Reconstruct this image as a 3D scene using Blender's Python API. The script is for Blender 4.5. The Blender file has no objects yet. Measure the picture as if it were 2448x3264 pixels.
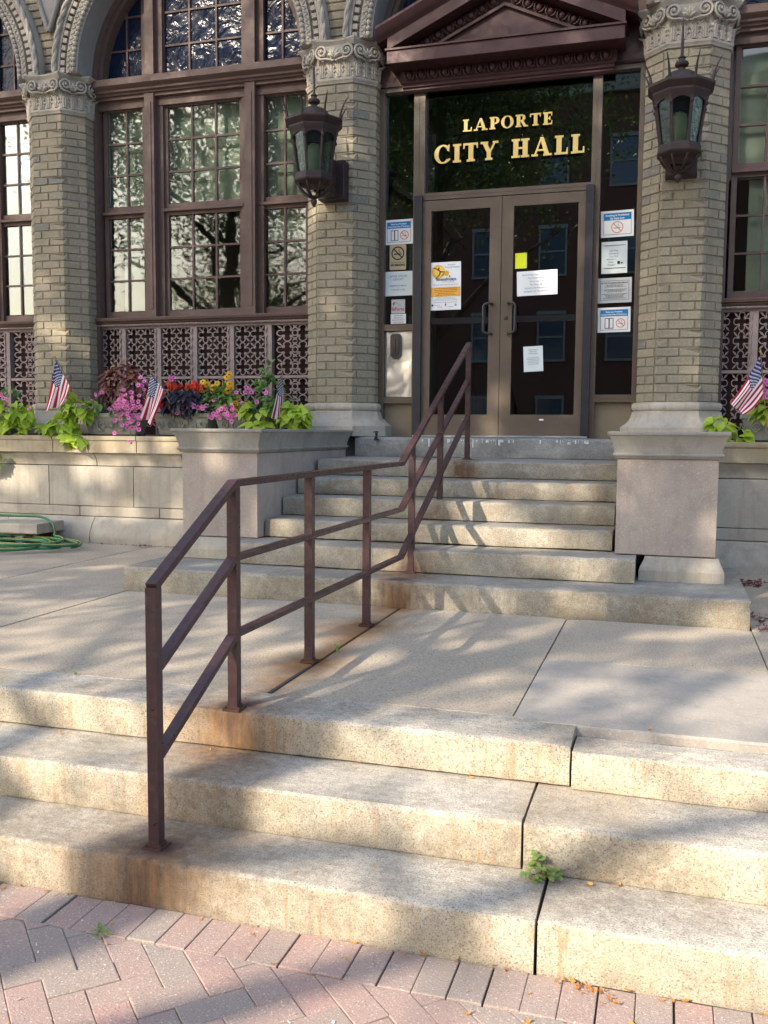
import bpy, bmesh, math, random
from mathutils import Vector, Matrix, noise as mnoise
R = math.radians; PI = math.pi
rnd = random.Random(7)
sc = bpy.context.scene
col = sc.collection

# ---------------------------------------------------------------- camera
YAW, PITCH, ROLL, ZC, FPX = R(16.8), R(4.9), R(.43), 1.56, 2980.0
fw = Vector((-math.sin(YAW)*math.cos(PITCH), math.cos(YAW)*math.cos(PITCH), -math.sin(PITCH)))
rt = Vector((math.cos(YAW), math.sin(YAW), 0)); up = rt.cross(fw)
r2 = rt*math.cos(ROLL)+up*math.sin(ROLL); u2 = up*math.cos(ROLL)-rt*math.sin(ROLL)
cd = bpy.data.cameras.new('camera'); cam = bpy.data.objects.new('camera', cd); col.objects.link(cam)
mw = Matrix((r2, u2, -fw)).transposed().to_4x4(); mw.translation = Vector((0, 0, ZC)); cam.matrix_world = mw
cd.sensor_fit = 'VERTICAL'; cd.sensor_height = 24; cd.lens = 24*FPX/3264
cd.clip_start = .05; cd.clip_end = 3000
sc.camera = cam

# ---------------------------------------------------------------- world, sun, exposure
SUNL = Vector((.087, .176, -.119)).normalized()          # direction the light travels
w = bpy.data.worlds.new('World'); sc.world = w; w.use_nodes = True
wn = w.node_tree.nodes; wl = w.node_tree.links
sky = wn.new('ShaderNodeTexSky'); sky.sky_type = 'NISHITA'; sky.sun_disc = False
sky.sun_elevation = math.asin(-SUNL.z); sky.sun_rotation = math.atan2(-SUNL.x, -SUNL.y)
sky.air_density = 1.0; sky.dust_density = 2.2; sky.ozone_density = 1.0
bg = wn['Background']; wl.new(sky.outputs[0], bg.inputs[0]); bg.inputs[1].default_value = .15
sd = bpy.data.lights.new('sun', 'SUN'); so = bpy.data.objects.new('sun', sd); col.objects.link(so)
sd.energy = 2.6; sd.angle = R(.6); sd.color = (1, .87, .70)
so.rotation_euler = SUNL.to_track_quat('-Z', 'Y').to_euler(); so.location = (-10, -20, 20)
vs = sc.view_settings; vs.view_transform = 'Standard'; vs.look = 'None'; vs.gamma = 1; vs.exposure = 1.62
vs.use_curve_mapping = False

# ---------------------------------------------------------------- helpers: tagging and meshes
def tag(o, label=None, cat=None, group=None, kind=None):
    if label: o['label'] = label
    if cat: o['category'] = cat
    if group: o['group'] = group
    if kind: o['kind'] = kind
    return o
def empty(name, loc=(0, 0, 0), label=None, cat=None, group=None, rz=0):
    o = bpy.data.objects.new(name, None); col.objects.link(o); o.location = loc; o.rotation_euler = (0, 0, rz)
    o.empty_display_size = .1
    return tag(o, label, cat, group)
def link(name, me, parent=None, loc=(0, 0, 0), rot=None, scale=None):
    o = bpy.data.objects.new(name, me); col.objects.link(o); o.parent = parent; o.location = loc
    if rot is not None: o.rotation_euler = rot
    if scale is not None: o.scale = scale if hasattr(scale, '__len__') else (scale,)*3
    return o
class MB:
    def __init__(s): s.v = []; s.f = []; s.m = []; s.cm = 0
    def add(s, vs, fs):
        b = len(s.v); s.v += [tuple(p) for p in vs]
        for f in fs: s.f.append([b+i for i in f]); s.m.append(s.cm)
        return s
    def box(s, x0, x1, y0, y1, z0, z1):
        return s.add([(x0,y0,z0),(x1,y0,z0),(x1,y1,z0),(x0,y1,z0),(x0,y0,z1),(x1,y0,z1),(x1,y1,z1),(x0,y1,z1)],
                     [(0,3,2,1),(4,5,6,7),(0,1,5,4),(1,2,6,5),(2,3,7,6),(3,0,4,7)])
    def bbox(s, x0, x1, y0, y1, z0, z1, b=.004):
        """box whose front (-y), top and side edges are chamfered"""
        def ring(y, i): return [(x0+i,y,z0+i),(x1-i,y,z0+i),(x1-i,y,z1-i),(x0+i,y,z1-i)]
        return s.loft([ring(y0, b), ring(y0+b, 0), ring(y1-b, 0), ring(y1, b)])
    def loft(s, rings, caps=True, closed=True):
        n = len(rings[0]); vs = [p for r in rings for p in r]; fs = []
        for i in range(len(rings)-1):
            for j in range(n if closed else n-1):
                k = (j+1) % n
                fs.append((i*n+j, i*n+k, (i+1)*n+k, (i+1)*n+j))
        if caps:
            fs.append(tuple(range(n-1, -1, -1))); fs.append(tuple((len(rings)-1)*n+j for j in range(n)))
        return s.add(vs, fs)
    def prism(s, poly, y0, y1):
        """2-D polygon (x, z) extruded in y"""
        return s.loft([[(x, y0, z) for x, z in poly], [(x, y1, z) for x, z in poly]])
    def prismz(s, poly, z0, z1):
        return s.loft([[(x, y, z0) for x, y in poly], [(x, y, z1) for x, y in poly]])
    def tube(s, path, r, n=8, caps=True, closed=False):
        path = [Vector(p) for p in path]; rings = []; N = len(path)
        rr = r if hasattr(r, '__len__') else [r]*N
        t0 = (path[1]-path[0]).normalized(); ref = Vector((0, 0, 1)) if abs(t0.z) < .9 else Vector((1, 0, 0))
        a = (ref-t0*ref.dot(t0)).normalized()
        for i, p in enumerate(path):
            if closed: t = (path[(i+1) % N]-path[i-1])
            else: t = path[min(i+1, N-1)]-path[max(i-1, 0)]
            if t.length < 1e-9: t = t0.copy()
            t.normalize(); a = (a-t*a.dot(t))
            if a.length < 1e-6: a = Vector((1, 0, 0)).cross(t)
            a.normalize(); b = t.cross(a)
            rings.append([p+(a*math.cos(2*PI*k/n)+b*math.sin(2*PI*k/n))*rr[i] for k in range(n)])
        if closed: rings.append(rings[0]); caps = False
        return s.loft(rings, caps)
    def bar(s, path, wx, wz):
        """rectangular bar whose path lies in a plane x = const"""
        rings = []; N = len(path)
        for i, (x, y, z) in enumerate(path):
            d1 = Vector((path[i][1]-path[i-1][1], path[i][2]-path[i-1][2])).normalized() if i else None
            d2 = Vector((path[i+1][1]-path[i][1], path[i+1][2]-path[i][2])).normalized() if i < N-1 else None
            d = (d1 or d2)+(d2 or d1); d.normalize(); k = 1/max(.3, d.dot(d1 or d2))
            nx = Vector((-d.y, d.x))*wz/2*k
            rings.append([(x-wx/2, y-nx.x, z-nx.y), (x+wx/2, y-nx.x, z-nx.y), (x+wx/2, y+nx.x, z+nx.y), (x-wx/2, y+nx.x, z+nx.y)])
        return s.loft(rings)
    def lathe(s, prof, n=16, c=(0, 0), a0=0, caps=True):
        return s.loft([[(c[0]+r*math.cos(a0+2*PI*k/n), c[1]+r*math.sin(a0+2*PI*k/n), z) for k in range(n)] for r, z in prof], caps)
    def arc(s, cx, zs, R0, R1, y0, y1, n=40, a0=0, a1=PI):
        rings = []
        for i in range(n+1):
            t = a0+(a1-a0)*i/n; c, q = math.cos(t), math.sin(t)
            rings.append([(cx+R0*c, y0, zs+R0*q), (cx+R1*c, y0, zs+R1*q), (cx+R1*c, y1, zs+R1*q), (cx+R0*c, y1, zs+R0*q)])
        return s.loft(rings)
    def ell(s, c, rx, ry, rz, nu=8, nv=6):
        vs = [(c[0], c[1], c[2]-rz)]; fs = []
        for i in range(1, nv):
            p = -PI/2+PI*i/nv
            for k in range(nu):
                t = 2*PI*k/nu; vs.append((c[0]+rx*math.cos(p)*math.cos(t), c[1]+ry*math.cos(p)*math.sin(t), c[2]+rz*math.sin(p)))
        vs.append((c[0], c[1], c[2]+rz))
        for k in range(nu):
            fs.append((0, 1+(k+1) % nu, 1+k)); fs.append((len(vs)-1, 1+(nv-2)*nu+k, 1+(nv-2)*nu+(k+1) % nu))
        for i in range(nv-2):
            for k in range(nu):
                a = 1+i*nu+k; b = 1+i*nu+(k+1) % nu; fs.append((a, b, b+nu, a+nu))
        return s.add(vs, fs)
    def mesh(s, name, mats, smooth=0):
        me = bpy.data.meshes.new(name); me.from_pydata(s.v, [], s.f)
        for m in (mats if isinstance(mats, (list, tuple)) else [mats]): me.materials.append(m)
        if len(me.materials) > 1:
            for p, k in zip(me.polygons, s.m): p.material_index = k
        bm = bmesh.new(); bm.from_mesh(me); bmesh.ops.recalc_face_normals(bm, faces=bm.faces); bm.to_mesh(me); bm.free()
        if smooth:
            me.shade_smooth(); me.set_sharp_from_angle(angle=R(smooth))
        me.update(); return me
    def build(s, name, mats, parent=None, loc=(0, 0, 0), rot=None, smooth=0, wpos=False):
        return link(name, s.mesh(name, mats, smooth), parent, loc, rot)
def stone(x0, x1, prof, j=.0015, step=.07):
    """closed profile (y, z) run along x with small uneven edges"""
    m = MB(); n = max(2, int((x1-x0)/step)); rings = []
    for i in range(n+1):
        x = x0+(x1-x0)*i/n; ring = []
        for k, (y, z) in enumerate(prof):
            a = mnoise.noise(Vector((x*2.3+k*7.1, y*3, z*5)))*j*2.2 + rnd.uniform(-j, j)*.7
            b = mnoise.noise(Vector((x*2.1-k*3.3, y*4+9, z*5)))*j*1.6 + rnd.uniform(-j, j)*.6
            e = (rnd.uniform(0, j*1.5) if i == 0 else -rnd.uniform(0, j*1.5) if i == n else 0)
            ring.append((x+e, y+a, z+b))
        rings.append(ring)
    return m.loft(rings)
def nose(y0, y1, z0, z1, r=.016):
    """step profile with a worn, rounded front edge"""
    p = [(y1, z0), (y0+.004, z0), (y0, z0+.01), (y0, (z0+z1)/2), (y0, z1-r)]
    for a in (25, 50, 72): p.append((y0+r-r*math.cos(R(a)), z1-r+r*math.sin(R(a))))
    p += [(y0+r*1.3, z1), (y0+.09, z1), ((y0+y1)/2, z1), (y1, z1)]
    return p
def rect_loft(x0, x1, y0, y1, prof):
    m = MB()
    return m.loft([[(x0-o, y0-o, z), (x1+o, y0-o, z), (x1+o, y1+o, z), (x0-o, y1+o, z)] for o, z in prof])
def clip_poly(poly, cx, cz, Rr, n=56):
    """convex polygon cut by a disc"""
    out = list(poly)
    for k in range(n):
        t = 2*PI*k/n; nx, nz = math.cos(t), math.sin(t); d = Rr*math.cos(PI/n)
        res = []
        for i in range(len(out)):
            a, b = out[i], out[(i+1) % len(out)]
            da = (a[0]-cx)*nx+(a[1]-cz)*nz-d; db = (b[0]-cx)*nx+(b[1]-cz)*nz-d
            if da <= 0: res.append(a)
            if da*db < 0:
                q = da/(da-db); res.append((a[0]+(b[0]-a[0])*q, a[1]+(b[1]-a[1])*q))
        out = res
        if len(out) < 3: return []
    return out

# ---------------------------------------------------------------- materials
class N:
    def __init__(s, name, rough=.8, spec=.4, metal=0):
        s.m = bpy.data.materials.new(name); s.m.use_nodes = True; s.t = s.m.node_tree; s.n = s.t.nodes; s.l = s.t.links
        s.b = s.n['Principled BSDF']; s.b.inputs['Roughness'].default_value = rough
        s.b.inputs['Specular IOR Level'].default_value = spec; s.b.inputs['Metallic'].default_value = metal
        g = s.n.new('ShaderNodeNewGeometry'); s.pos = g.outputs['Position']; s.nrm = g.outputs['True Normal']; s._oi = None
    def put(s, sock, v):
        if hasattr(v, 'is_output') or isinstance(v, bpy.types.NodeSocket): s.l.new(v, sock)
        else: sock.default_value = v
    def rand(s):
        if not s._oi: s._oi = s.n.new('ShaderNodeObjectInfo')
        return s._oi.outputs['Random']
    def scale(s, vec, xyz):
        n = s.n.new('ShaderNodeVectorMath'); n.operation = 'MULTIPLY'; s.put(n.inputs[0], vec); n.inputs[1].default_value = xyz; return n.outputs[0]
    def offs(s, vec, xyz):
        n = s.n.new('ShaderNodeVectorMath'); n.operation = 'ADD'; s.put(n.inputs[0], vec); s.put(n.inputs[1], xyz); return n.outputs[0]
    def noise(s, sc_, det=4, rough=.55, vec=None, dist=0):
        n = s.n.new('ShaderNodeTexNoise'); n.inputs['Scale'].default_value = sc_; n.inputs['Detail'].default_value = det
        n.inputs['Roughness'].default_value = rough; n.inputs['Distortion'].default_value = dist
        s.put(n.inputs['Vector'], vec if vec is not None else s.pos); return n.outputs['Fac']
    def vor(s, sc_, vec=None, feat='F1'):
        n = s.n.new('ShaderNodeTexVoronoi'); n.feature = feat; n.inputs['Scale'].default_value = sc_
        s.put(n.inputs['Vector'], vec if vec is not None else s.pos); return n.outputs['Distance']
    def ramp(s, fac, stops, interp='LINEAR'):
        n = s.n.new('ShaderNodeValToRGB'); cr = n.color_ramp; cr.interpolation = interp
        while len(cr.elements) < len(stops): cr.elements.new(.5)
        for e, (p, c) in zip(cr.elements, stops):
            e.position = p; e.color = (c, c, c, 1) if not hasattr(c, '__len__') else (*c, 1)
        s.put(n.inputs[0], fac); return n.outputs[0]
    def mix(s, fac, a, b, mode='MIX'):
        n = s.n.new('ShaderNodeMix'); n.data_type = 'RGBA'; n.blend_type = mode; n.clamp_factor = True
        s.put(n.inputs[0], fac)
        for i, v in ((6, a), (7, b)):
            if isinstance(v, (tuple, list)): n.inputs[i].default_value = (*v[:3], 1)
            else: s.put(n.inputs[i], v)
        return n.outputs[2]
    def math(s, op, a, b=0.0, c=0.0):
        n = s.n.new('ShaderNodeMath'); n.operation = op; s.put(n.inputs[0], a); s.put(n.inputs[1], b)
        s.put(n.inputs[2], c); return n.outputs[0]
    def sep(s, v):
        n = s.n.new('ShaderNodeSeparateXYZ'); s.put(n.inputs[0], v); return n.outputs
    def dist(s, p, sx=(1, 1, 1)):
        a = s.scale(s.pos, sx); n = s.n.new('ShaderNodeVectorMath'); n.operation = 'DISTANCE'; s.put(n.inputs[0], a)
        n.inputs[1].default_value = tuple(p[i]*sx[i] for i in range(3)); return n.outputs['Value']
    def bump(s, h, st=.3, d=.01):
        n = s.n.new('ShaderNodeBump'); n.inputs['Strength'].default_value = st; n.inputs['Distance'].default_value = d
        s.put(n.inputs['Height'], h); s.l.new(n.outputs[0], s.b.inputs['Normal']); return s
    def col(s, c):
        if isinstance(c, (tuple, list)): s.b.inputs['Base Color'].default_value = (*c[:3], 1)
        else: s.l.new(c, s.b.inputs['Base Color'])
        return s
    def rough(s, v): s.put(s.b.inputs['Roughness'], v); return s
def plain(name, c, rough=.6, spec=.4, metal=0, var=.12, nsc=30, bump=.1):
    k = N(name, rough, spec, metal); f = k.noise(nsc, 5, .6)
    k.col(k.mix(f, tuple(x*(1-var) for x in c), tuple(min(1, x*(1+var)) for x in c)))
    if bump: k.bump(k.noise(nsc*6, 3), bump, .002)
    return k.m
MAT = {}
# granite of the steps: grey worn treads, honey coloured risers, rust runs at the rail feet
RUST = [(-1.52, 7.30, 1.30, .13), (-1.6, 5.64, .56, .20), (-1.62, 2.70, .11, .20), (-1.58, 3.34, .43, .20), (-1.6, 2.70, .157, .30), (-1.6, 3.31, .468, .27), (-1.6, 4.11, .468, .20), (-1.6, 4.98, .468, .22), (-1.6, 5.90, .631, .22), (-1.6, 6.72, .925, .12), (-1.57, 7.68, 1.335, .12)]
def rust_mask(k, w=1.0):
    tot = None; wob = k.math('ADD', k.math('MULTIPLY', k.noise(9, 5, .75), .6), k.math('MULTIPLY', k.noise(1, 4, .7, k.scale(k.pos, (24, 24, 3))), .4))
    for x, y, z, r in RUST:
        # elongated towards the nosing and down the riser below
        d = k.dist((x, y-.10, z-.05), (1.0, .85, .8))
        d = k.math('ADD', d, k.math('MULTIPLY', k.math('SUBTRACT', wob, .5), .5))
        f = k.ramp(k.math('DIVIDE', d, r*1.5), [(.12, 1), (.55, .45), (1, 0)])
        tot = f if tot is None else k.math('MAXIMUM', tot, f)
    return k.math('MULTIPLY', tot, w)
def rust_core(k):
    tot = None; wob = k.math('MULTIPLY', k.math('SUBTRACT', k.noise(22, 3), .5), .07)
    for x, y, z, r in RUST:
        d = k.math('ADD', k.dist((x, y, z), (1, 1, .5)), wob)
        f = k.ramp(d, [(.02, 1), (.10, .0)])
        tot = f if tot is None else k.math('MAXIMUM', tot, f)
    return tot
def granite(name, tread, riser, rust=True, streak=.6):
    k = N(name, .82, .3)
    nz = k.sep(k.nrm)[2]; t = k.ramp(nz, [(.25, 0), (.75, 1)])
    big = k.noise(2.2, 5, .6)
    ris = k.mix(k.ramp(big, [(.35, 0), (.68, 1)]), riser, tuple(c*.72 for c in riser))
    lime = k.mix(k.ramp(k.noise(5.5, 4, .6), [(.45, 0), (.7, .7)]), ris, (.52, .50, .42))
    drip = k.noise(1, 4, .7, k.scale(k.pos, (38, 38, 3.2)))
    dm = k.math('MULTIPLY', k.ramp(drip, [(.54, 0), (.66, 1)]), k.ramp(k.noise(2.7, 2), [(.36, 0), (.58, streak)]))
    ris = k.mix(dm, lime, (.40, .20, .07))
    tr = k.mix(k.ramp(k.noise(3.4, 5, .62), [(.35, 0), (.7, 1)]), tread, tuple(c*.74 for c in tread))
    tr = k.mix(k.ramp(k.noise(1, 4, .6, k.scale(k.pos, (6, 45, 40))), [(.42, 0), (.66, .5)]), tr, tuple(min(1, c*1.28) for c in tread))
    tr = k.mix(k.ramp(k.noise(1.3, 4, .6, k.offs(k.pos, (4, 2, 1))), [(.48, 0), (.68, .55)]), tr, (.36, .27, .15))
    tr = k.mix(k.ramp(k.noise(26, 5, .7), [(.38, .5), (.55, 0)]), tr, tuple(c*.5 for c in tread))
    ris = k.mix(k.ramp(k.noise(20, 5, .7, k.offs(k.pos, (1, 8, 3))), [(.38, .38), (.55, 0)]), ris, tuple(c*.5 for c in riser))
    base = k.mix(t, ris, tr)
    base = k.mix(k.ramp(k.noise(165, 3, .75), [(.37, .85), (.48, 0)]), base, (.12, .11, .10))
    base = k.mix(k.ramp(k.noise(180, 3, .7, k.offs(k.pos, (3, 3, 3))), [(.55, 0), (.66, .45)]), base, (.66, .63, .56))
    base = k.mix(k.ramp(k.noise(260, 2, .6, k.offs(k.pos, (9, 3, 3))), [(.56, 0), (.70, .6)]), base, (.17, .155, .13))
    soil = k.math('MULTIPLY', k.ramp(k.noise(1.7, 5, .7, k.offs(k.pos, (7, 7, 2))), [(.46, 0), (.62, .6)]), k.ramp(k.noise(30, 4, .7), [(.35, .2), (.65, 1)]))
    base = k.mix(soil, base, (.16, .13, .09))
    if rust:
        rs = k.mix(k.ramp(k.noise(1, 4, .7, k.scale(k.pos, (26, 26, 2.5))), [(.35, 0), (.65, 1)]), (.25, .13, .05), (.09, .045, .025))
        base = k.mix(rust_mask(k, .88), base, rs, 'MIX')
        base = k.mix(rust_core(k), base, (.06, .032, .03))
    k.col(base); k.bump(k.math('ADD', k.noise(120, 3, .6), k.math('MULTIPLY', k.noise(14, 4), 1.5)), .5, .004)
    return k.m
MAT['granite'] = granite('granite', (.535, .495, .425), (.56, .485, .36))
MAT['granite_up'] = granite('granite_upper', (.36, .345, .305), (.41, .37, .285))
MAT['granite_top'] = granite('granite_threshold', (.24, .25, .25), (.30, .31, .30), False, .1)
def stonemat(name, c, c2, sc_=2.5, dirt=(.2, .17, .12), spk=.0, warm=None):
    k = N(name, .88, .25); f = k.noise(sc_, 6, .62)
    b = k.mix(k.ramp(f, [(.32, 0), (.7, 1)]), c, c2)
    b = k.mix(k.ramp(k.noise(7, 6, .7, k.offs(k.pos, (5, 1, 7))), [(.52, 0), (.75, .5)]), b, dirt)
    b = k.mix(k.ramp(k.noise(1, 5, .7, k.scale(k.pos, (13, 13, 1.1))), [(.50, 0), (.68, .42)]), b, tuple(x*1.2 for x in dirt))
    b = k.mix(k.ramp(k.noise(140, 2, .6), [(.34, .35), (.46, 0)]), b, tuple(x*.5 for x in c))
    if spk: b = k.mix(k.ramp(k.noise(120, 2, .5, k.offs(k.pos, (2, 2, 2))), [(.58, 0), (.7, spk)]), b, (.7, .66, .58))
    k.col(b); k.bump(k.math('ADD', k.noise(90, 4, .6), k.math('MULTIPLY', k.noise(10, 4), 1.2)), .35, .004); return k.m
MAT['limestone'] = stonemat('limestone', (.45, .415, .35), (.37, .33, .27))
MAT['limestone_ledge'] = stonemat('limestone_ledge', (.44, .39, .29), (.34, .28, .18), 3, (.22, .15, .08))
MAT['pedestal'] = stonemat('pedestal_sandstone', (.46, .39, .33), (.33, .285, .255), 2.6, (.27, .21, .16), .3)
MAT['pedestal_cap'] = stonemat('pedestal_cap', (.37, .345, .30), (.28, .265, .235), 3, (.15, .15, .11))
MAT['terracotta'] = stonemat('grey_terracotta', (.40, .365, .31), (.31, .285, .245), 6, (.17, .16, .15))
MAT['terracotta_smooth'] = stonemat('smooth_grey_terracotta', (.26, .25, .235), (.205, .20, .19), 4, (.15, .15, .15))
MAT['planter'] = stonemat('cast_concrete', (.30, .30, .265), (.22, .225, .20), 9, (.12, .13, .11))
def slabmat():
    k = N('aggregate_concrete', .9, .2)
    b = k.mix(k.ramp(k.noise(1.6, 6, .6), [(.3, 0), (.7, 1)]), (.51, .43, .325), (.41, .355, .28))
    b = k.mix(k.math('MULTIPLY', k.rand(), .35), b, (.33, .30, .26))
    b = k.mix(k.ramp(k.noise(105, 3, .7), [(.36, .75), (.48, 0)]), b, (.16, .13, .105))
    b = k.mix(k.ramp(k.noise(110, 2, .6, k.offs(k.pos, (4, 4, 0))), [(.58, 0), (.7, .7)]), b, (.60, .54, .44))
    b = k.mix(rust_mask(k, .8), b, (.30, .15, .05)); b = k.mix(rust_core(k), b, (.07, .035, .025))
    # tar and rust along the joint under the rail
    x = k.sep(k.pos)[0]; dj = k.math('ABSOLUTE', k.math('ADD', x, 1.585))
    dj = k.math('ADD', dj, k.math('MULTIPLY', k.math('SUBTRACT', k.noise(6, 4), .5), .22))
    b = k.mix(k.ramp(dj, [(.0, .85), (.05, .5), (.17, 0)]), b, (.20, .105, .045))
    k.col(b); k.bump(k.noise(120, 3, .6), .6, .004); return k.m
MAT['slab'] = slabmat()
MAT['slab_new'] = stonemat('smooth_concrete', (.445, .40, .345), (.36, .33, .29), 1.4, (.24, .215, .18), .3)
MAT['gap'] = plain('joint_dirt', (.055, .045, .035), .95, .1, 0, .5, 30, .4)
def pavermat():
    k = N('clay_paver', .9, .2)
    r = k.rand()
    b = k.ramp(r, [(0, (.36, .285, .245)), (.28, (.42, .275, .235)), (.5, (.325, .27, .235)), (.72, (.37, .295, .25)), (1, (.44, .28, .24))])
    b = k.mix(k.ramp(k.noise(4, 5, .6), [(.35, 0), (.7, .5)]), b, (.29, .26, .235))
    b = k.mix(k.ramp(k.noise(190, 2, .6), [(.33, .6), (.44, 0)]), b, (.15, .115, .10))
    b = k.mix(k.ramp(k.noise(150, 2, .6, k.offs(k.pos, (2, 5, 0))), [(.60, 0), (.70, .8)]), b, (.66, .58, .52))
    k.col(b); k.bump(k.noise(150, 3, .6), .6, .004); return k.m
MAT['paver'] = pavermat()
def brickmat():
    k = N('buff_brick', .92, .2)
    r = k.rand()
    b = k.ramp(r, [(0, (.275, .245, .18)), (.3, (.298, .266, .193)), (.55, (.262, .235, .175)), (.8, (.308, .274, .20)), (.93, (.272, .245, .185)), (.97, (.20, .195, .175)), (1, (.17, .17, .165))])
    b = k.mix(k.ramp(k.noise(60, 4, .65), [(.30, .75), (.47, 0)]), b, (.17, .145, .095))
    b = k.mix(k.ramp(k.noise(45, 4, .6, k.offs(k.pos, (3, 1, 8))), [(.55, 0), (.72, .5)]), b, (.52, .45, .32))
    b = k.mix(k.ramp(k.noise(1.7, 4, .6), [(.45, 0), (.70, .5)]), b, (.20, .185, .14))
    b = k.mix(k.ramp(k.noise(1, 4, .6, k.scale(k.pos, (5, 5, .7))), [(.52, 0), (.72, .45)]), b, (.165, .155, .125))
    k.col(b); k.bump(k.math('ADD', k.noise(70, 4, .65), k.math('MULTIPLY', k.noise(25, 3), .8)), .6, .007); return k.m
MAT['brick'] = brickmat()
MAT['mortar'] = plain('mortar', (.235, .20, .15), .95, .1, 0, .25, 40, .5)
def paint(name, c, rough=.5, worn=None, wamt=.5, sc_=14, spec=.4):
    k = N(name, rough, spec); b = k.mix(k.noise(8, 5, .6), tuple(x*.82 for x in c), tuple(x*1.16 for x in c))
    if worn: b = k.mix(k.ramp(k.noise(sc_, 6, .7), [(.5, 0), (.72, wamt)]), b, worn)
    k.col(b); k.bump(k.noise(45, 4, .6), .25, .003); k.rough(k.ramp(k.noise(20, 4), [(.3, rough-.1), (.7, rough+.15)])); return k.m
MAT['rail'] = paint('rail_paint', (.052, .025, .028), .36, (.10, .062, .054), .6, 26)
MAT['rustplate'] = paint('rusty_plate', (.06, .028, .02), .8, (.13, .05, .02), .6, 30)
MAT['winframe'] = paint('brown_window_paint', (.105, .068, .058), .6, (.14, .095, .08), .4)
MAT['grille'] = paint('mauve_grille_paint', (.255, .205, .197), .65, (.195, .155, .15), .5, 30)
MAT['grilleback'] = plain('dark_grille_board', (.040, .024, .024), .9, .1)
MAT['ped'] = paint('oxblood_copper', (.054, .020, .021), .5, (.034, .016, .017), .5, 6)
MAT['bronze'] = paint('bronze_aluminium', (.110, .082, .058), .42, (.082, .062, .045), .3, 5, .5)
MAT['bronze_dark'] = paint('dark_bronze_jamb', (.026, .026, .034), .4)
MAT['bronze_panel'] = paint('bronze_panel', (.22, .18, .125), .45, (.18, .15, .105), .3, 3)
MAT['iron'] = paint('lantern_iron', (.030, .019, .019), .55, (.085, .036, .021), .5, 12)
MAT['black'] = plain('black_metal', (.03, .03, .032), .4, .5)
MAT['steel'] = None
k = N('brushed_steel', .3, .5, .9); k.col(k.mix(k.noise(3, 3), (.78, .77, .74), (.60, .59, .57)))
k.bump(k.noise(4, 2, .4), .5, .06); MAT['steel'] = k.m
MAT['interior'] = plain('interior_plaster', (.26, .26, .23), .9, .1)
MAT['interior_floor'] = plain('interior_floor', (.07, .06, .05), .7, .2)
MAT['blind'] = plain('pale_green_blind', (.44, .47, .42), .9, .1, 0, .06)
MAT['curtain_wall'] = plain('pale_inner_wall', (.50, .54, .46), .9, .1)
def glassmat(name, tint=(.82, .86, .82), ior=1.62, wav=.0, wsc=3, rough=.0):
    m = bpy.data.materials.new(name); m.use_nodes = True; t = m.node_tree; n = t.nodes; l = t.links; n.remove(n['Principled BSDF'])
    tr = n.new('ShaderNodeBsdfTransparent'); tr.inputs[0].default_value = (*tint, 1)
    gl = n.new('ShaderNodeBsdfGlossy'); gl.inputs['Roughness'].default_value = rough; gl.inputs['Color'].default_value = (.95, .97, 1, 1)
    fr = n.new('ShaderNodeFresnel'); fr.inputs[0].default_value = ior; mx = n.new('ShaderNodeMixShader')
    l.new(fr.outputs[0], mx.inputs[0]); l.new(tr.outputs[0], mx.inputs[1]); l.new(gl.outputs[0], mx.inputs[2])
    if wav:
        g = n.new('ShaderNodeNewGeometry'); tx = n.new('ShaderNodeTexNoise'); tx.inputs['Scale'].default_value = wsc; tx.inputs['Detail'].default_value = 2
        l.new(g.outputs['Position'], tx.inputs['Vector']); b = n.new('ShaderNodeBump'); b.inputs['Strength'].default_value = wav; b.inputs['Distance'].default_value = .02
        l.new(tx.outputs['Fac'], b.inputs['Height']); l.new(b.outputs[0], gl.inputs['Normal']); l.new(b.outputs[0], fr.inputs['Normal'])
    l.new(mx.outputs[0], n['Material Output'].inputs[0]); return m
MAT['glass'] = glassmat('window_glass', (.86, .90, .86), 1.46, .05, 2.5, .020)
MAT['doorglass'] = glassmat('door_glass', (.62, .66, .64), 1.9)
MAT['lampglass'] = glassmat('lantern_glass', (.62, .68, .65), 1.3, .2, 30, .25)
k = N('navy_film_glass', .16, .4); k.col((.010, .016, .038)); k.b.inputs['IOR'].default_value = 1.28
k.bump(k.noise(6, 3, .5, None, 1.6), .5, .03); MAT['film'] = k.m
def leafmat(name, c, c2, rough=.45, trans=.25, spec=.4):
    k = N(name, rough, spec); b = k.mix(k.rand(), c, c2); b = k.mix(k.ramp(k.noise(60, 3), [(.4, 0), (.7, .4)]), b, tuple(x*.6 for x in c))
    k.col(b); k.b.inputs['Transmission Weight'].default_value = 0
    if trans:
        tl = k.n.new('ShaderNodeBsdfTranslucent'); k.l.new(b, tl.inputs[0]); mx = k.n.new('ShaderNodeMixShader'); mx.inputs[0].default_value = trans
        k.l.new(k.b.outputs[0], mx.inputs[1]); k.l.new(tl.outputs[0], mx.inputs[2]); k.l.new(mx.outputs[0], k.n['Material Output'].inputs[0])
    return k.m
MAT['lime'] = leafmat('lime_vine_leaf', (.33, .48, .035), (.44, .60, .07), .5, .4)
MAT['green'] = leafmat('green_leaf', (.09, .19, .035), (.13, .26, .05))
MAT['dgreen'] = leafmat('olive_leaf', (.07, .13, .03), (.11, .18, .04))
MAT['darkleaf'] = leafmat('near_black_leaf', (.018, .014, .028), (.03, .022, .04), .5, .1)
MAT['coleus'] = leafmat('coleus_leaf', (.13, .035, .03), (.26, .11, .075), .55, .2)
MAT['pink'] = leafmat('petunia_petal', (.68, .16, .42), (.80, .30, .56), .6, .3)
MAT['throat'] = plain('petunia_throat', (.34, .03, .22), .7, .2)
MAT['yellow'] = leafmat('yellow_petal', (.80, .45, .02), (.85, .55, .04), .6, .3)
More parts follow.
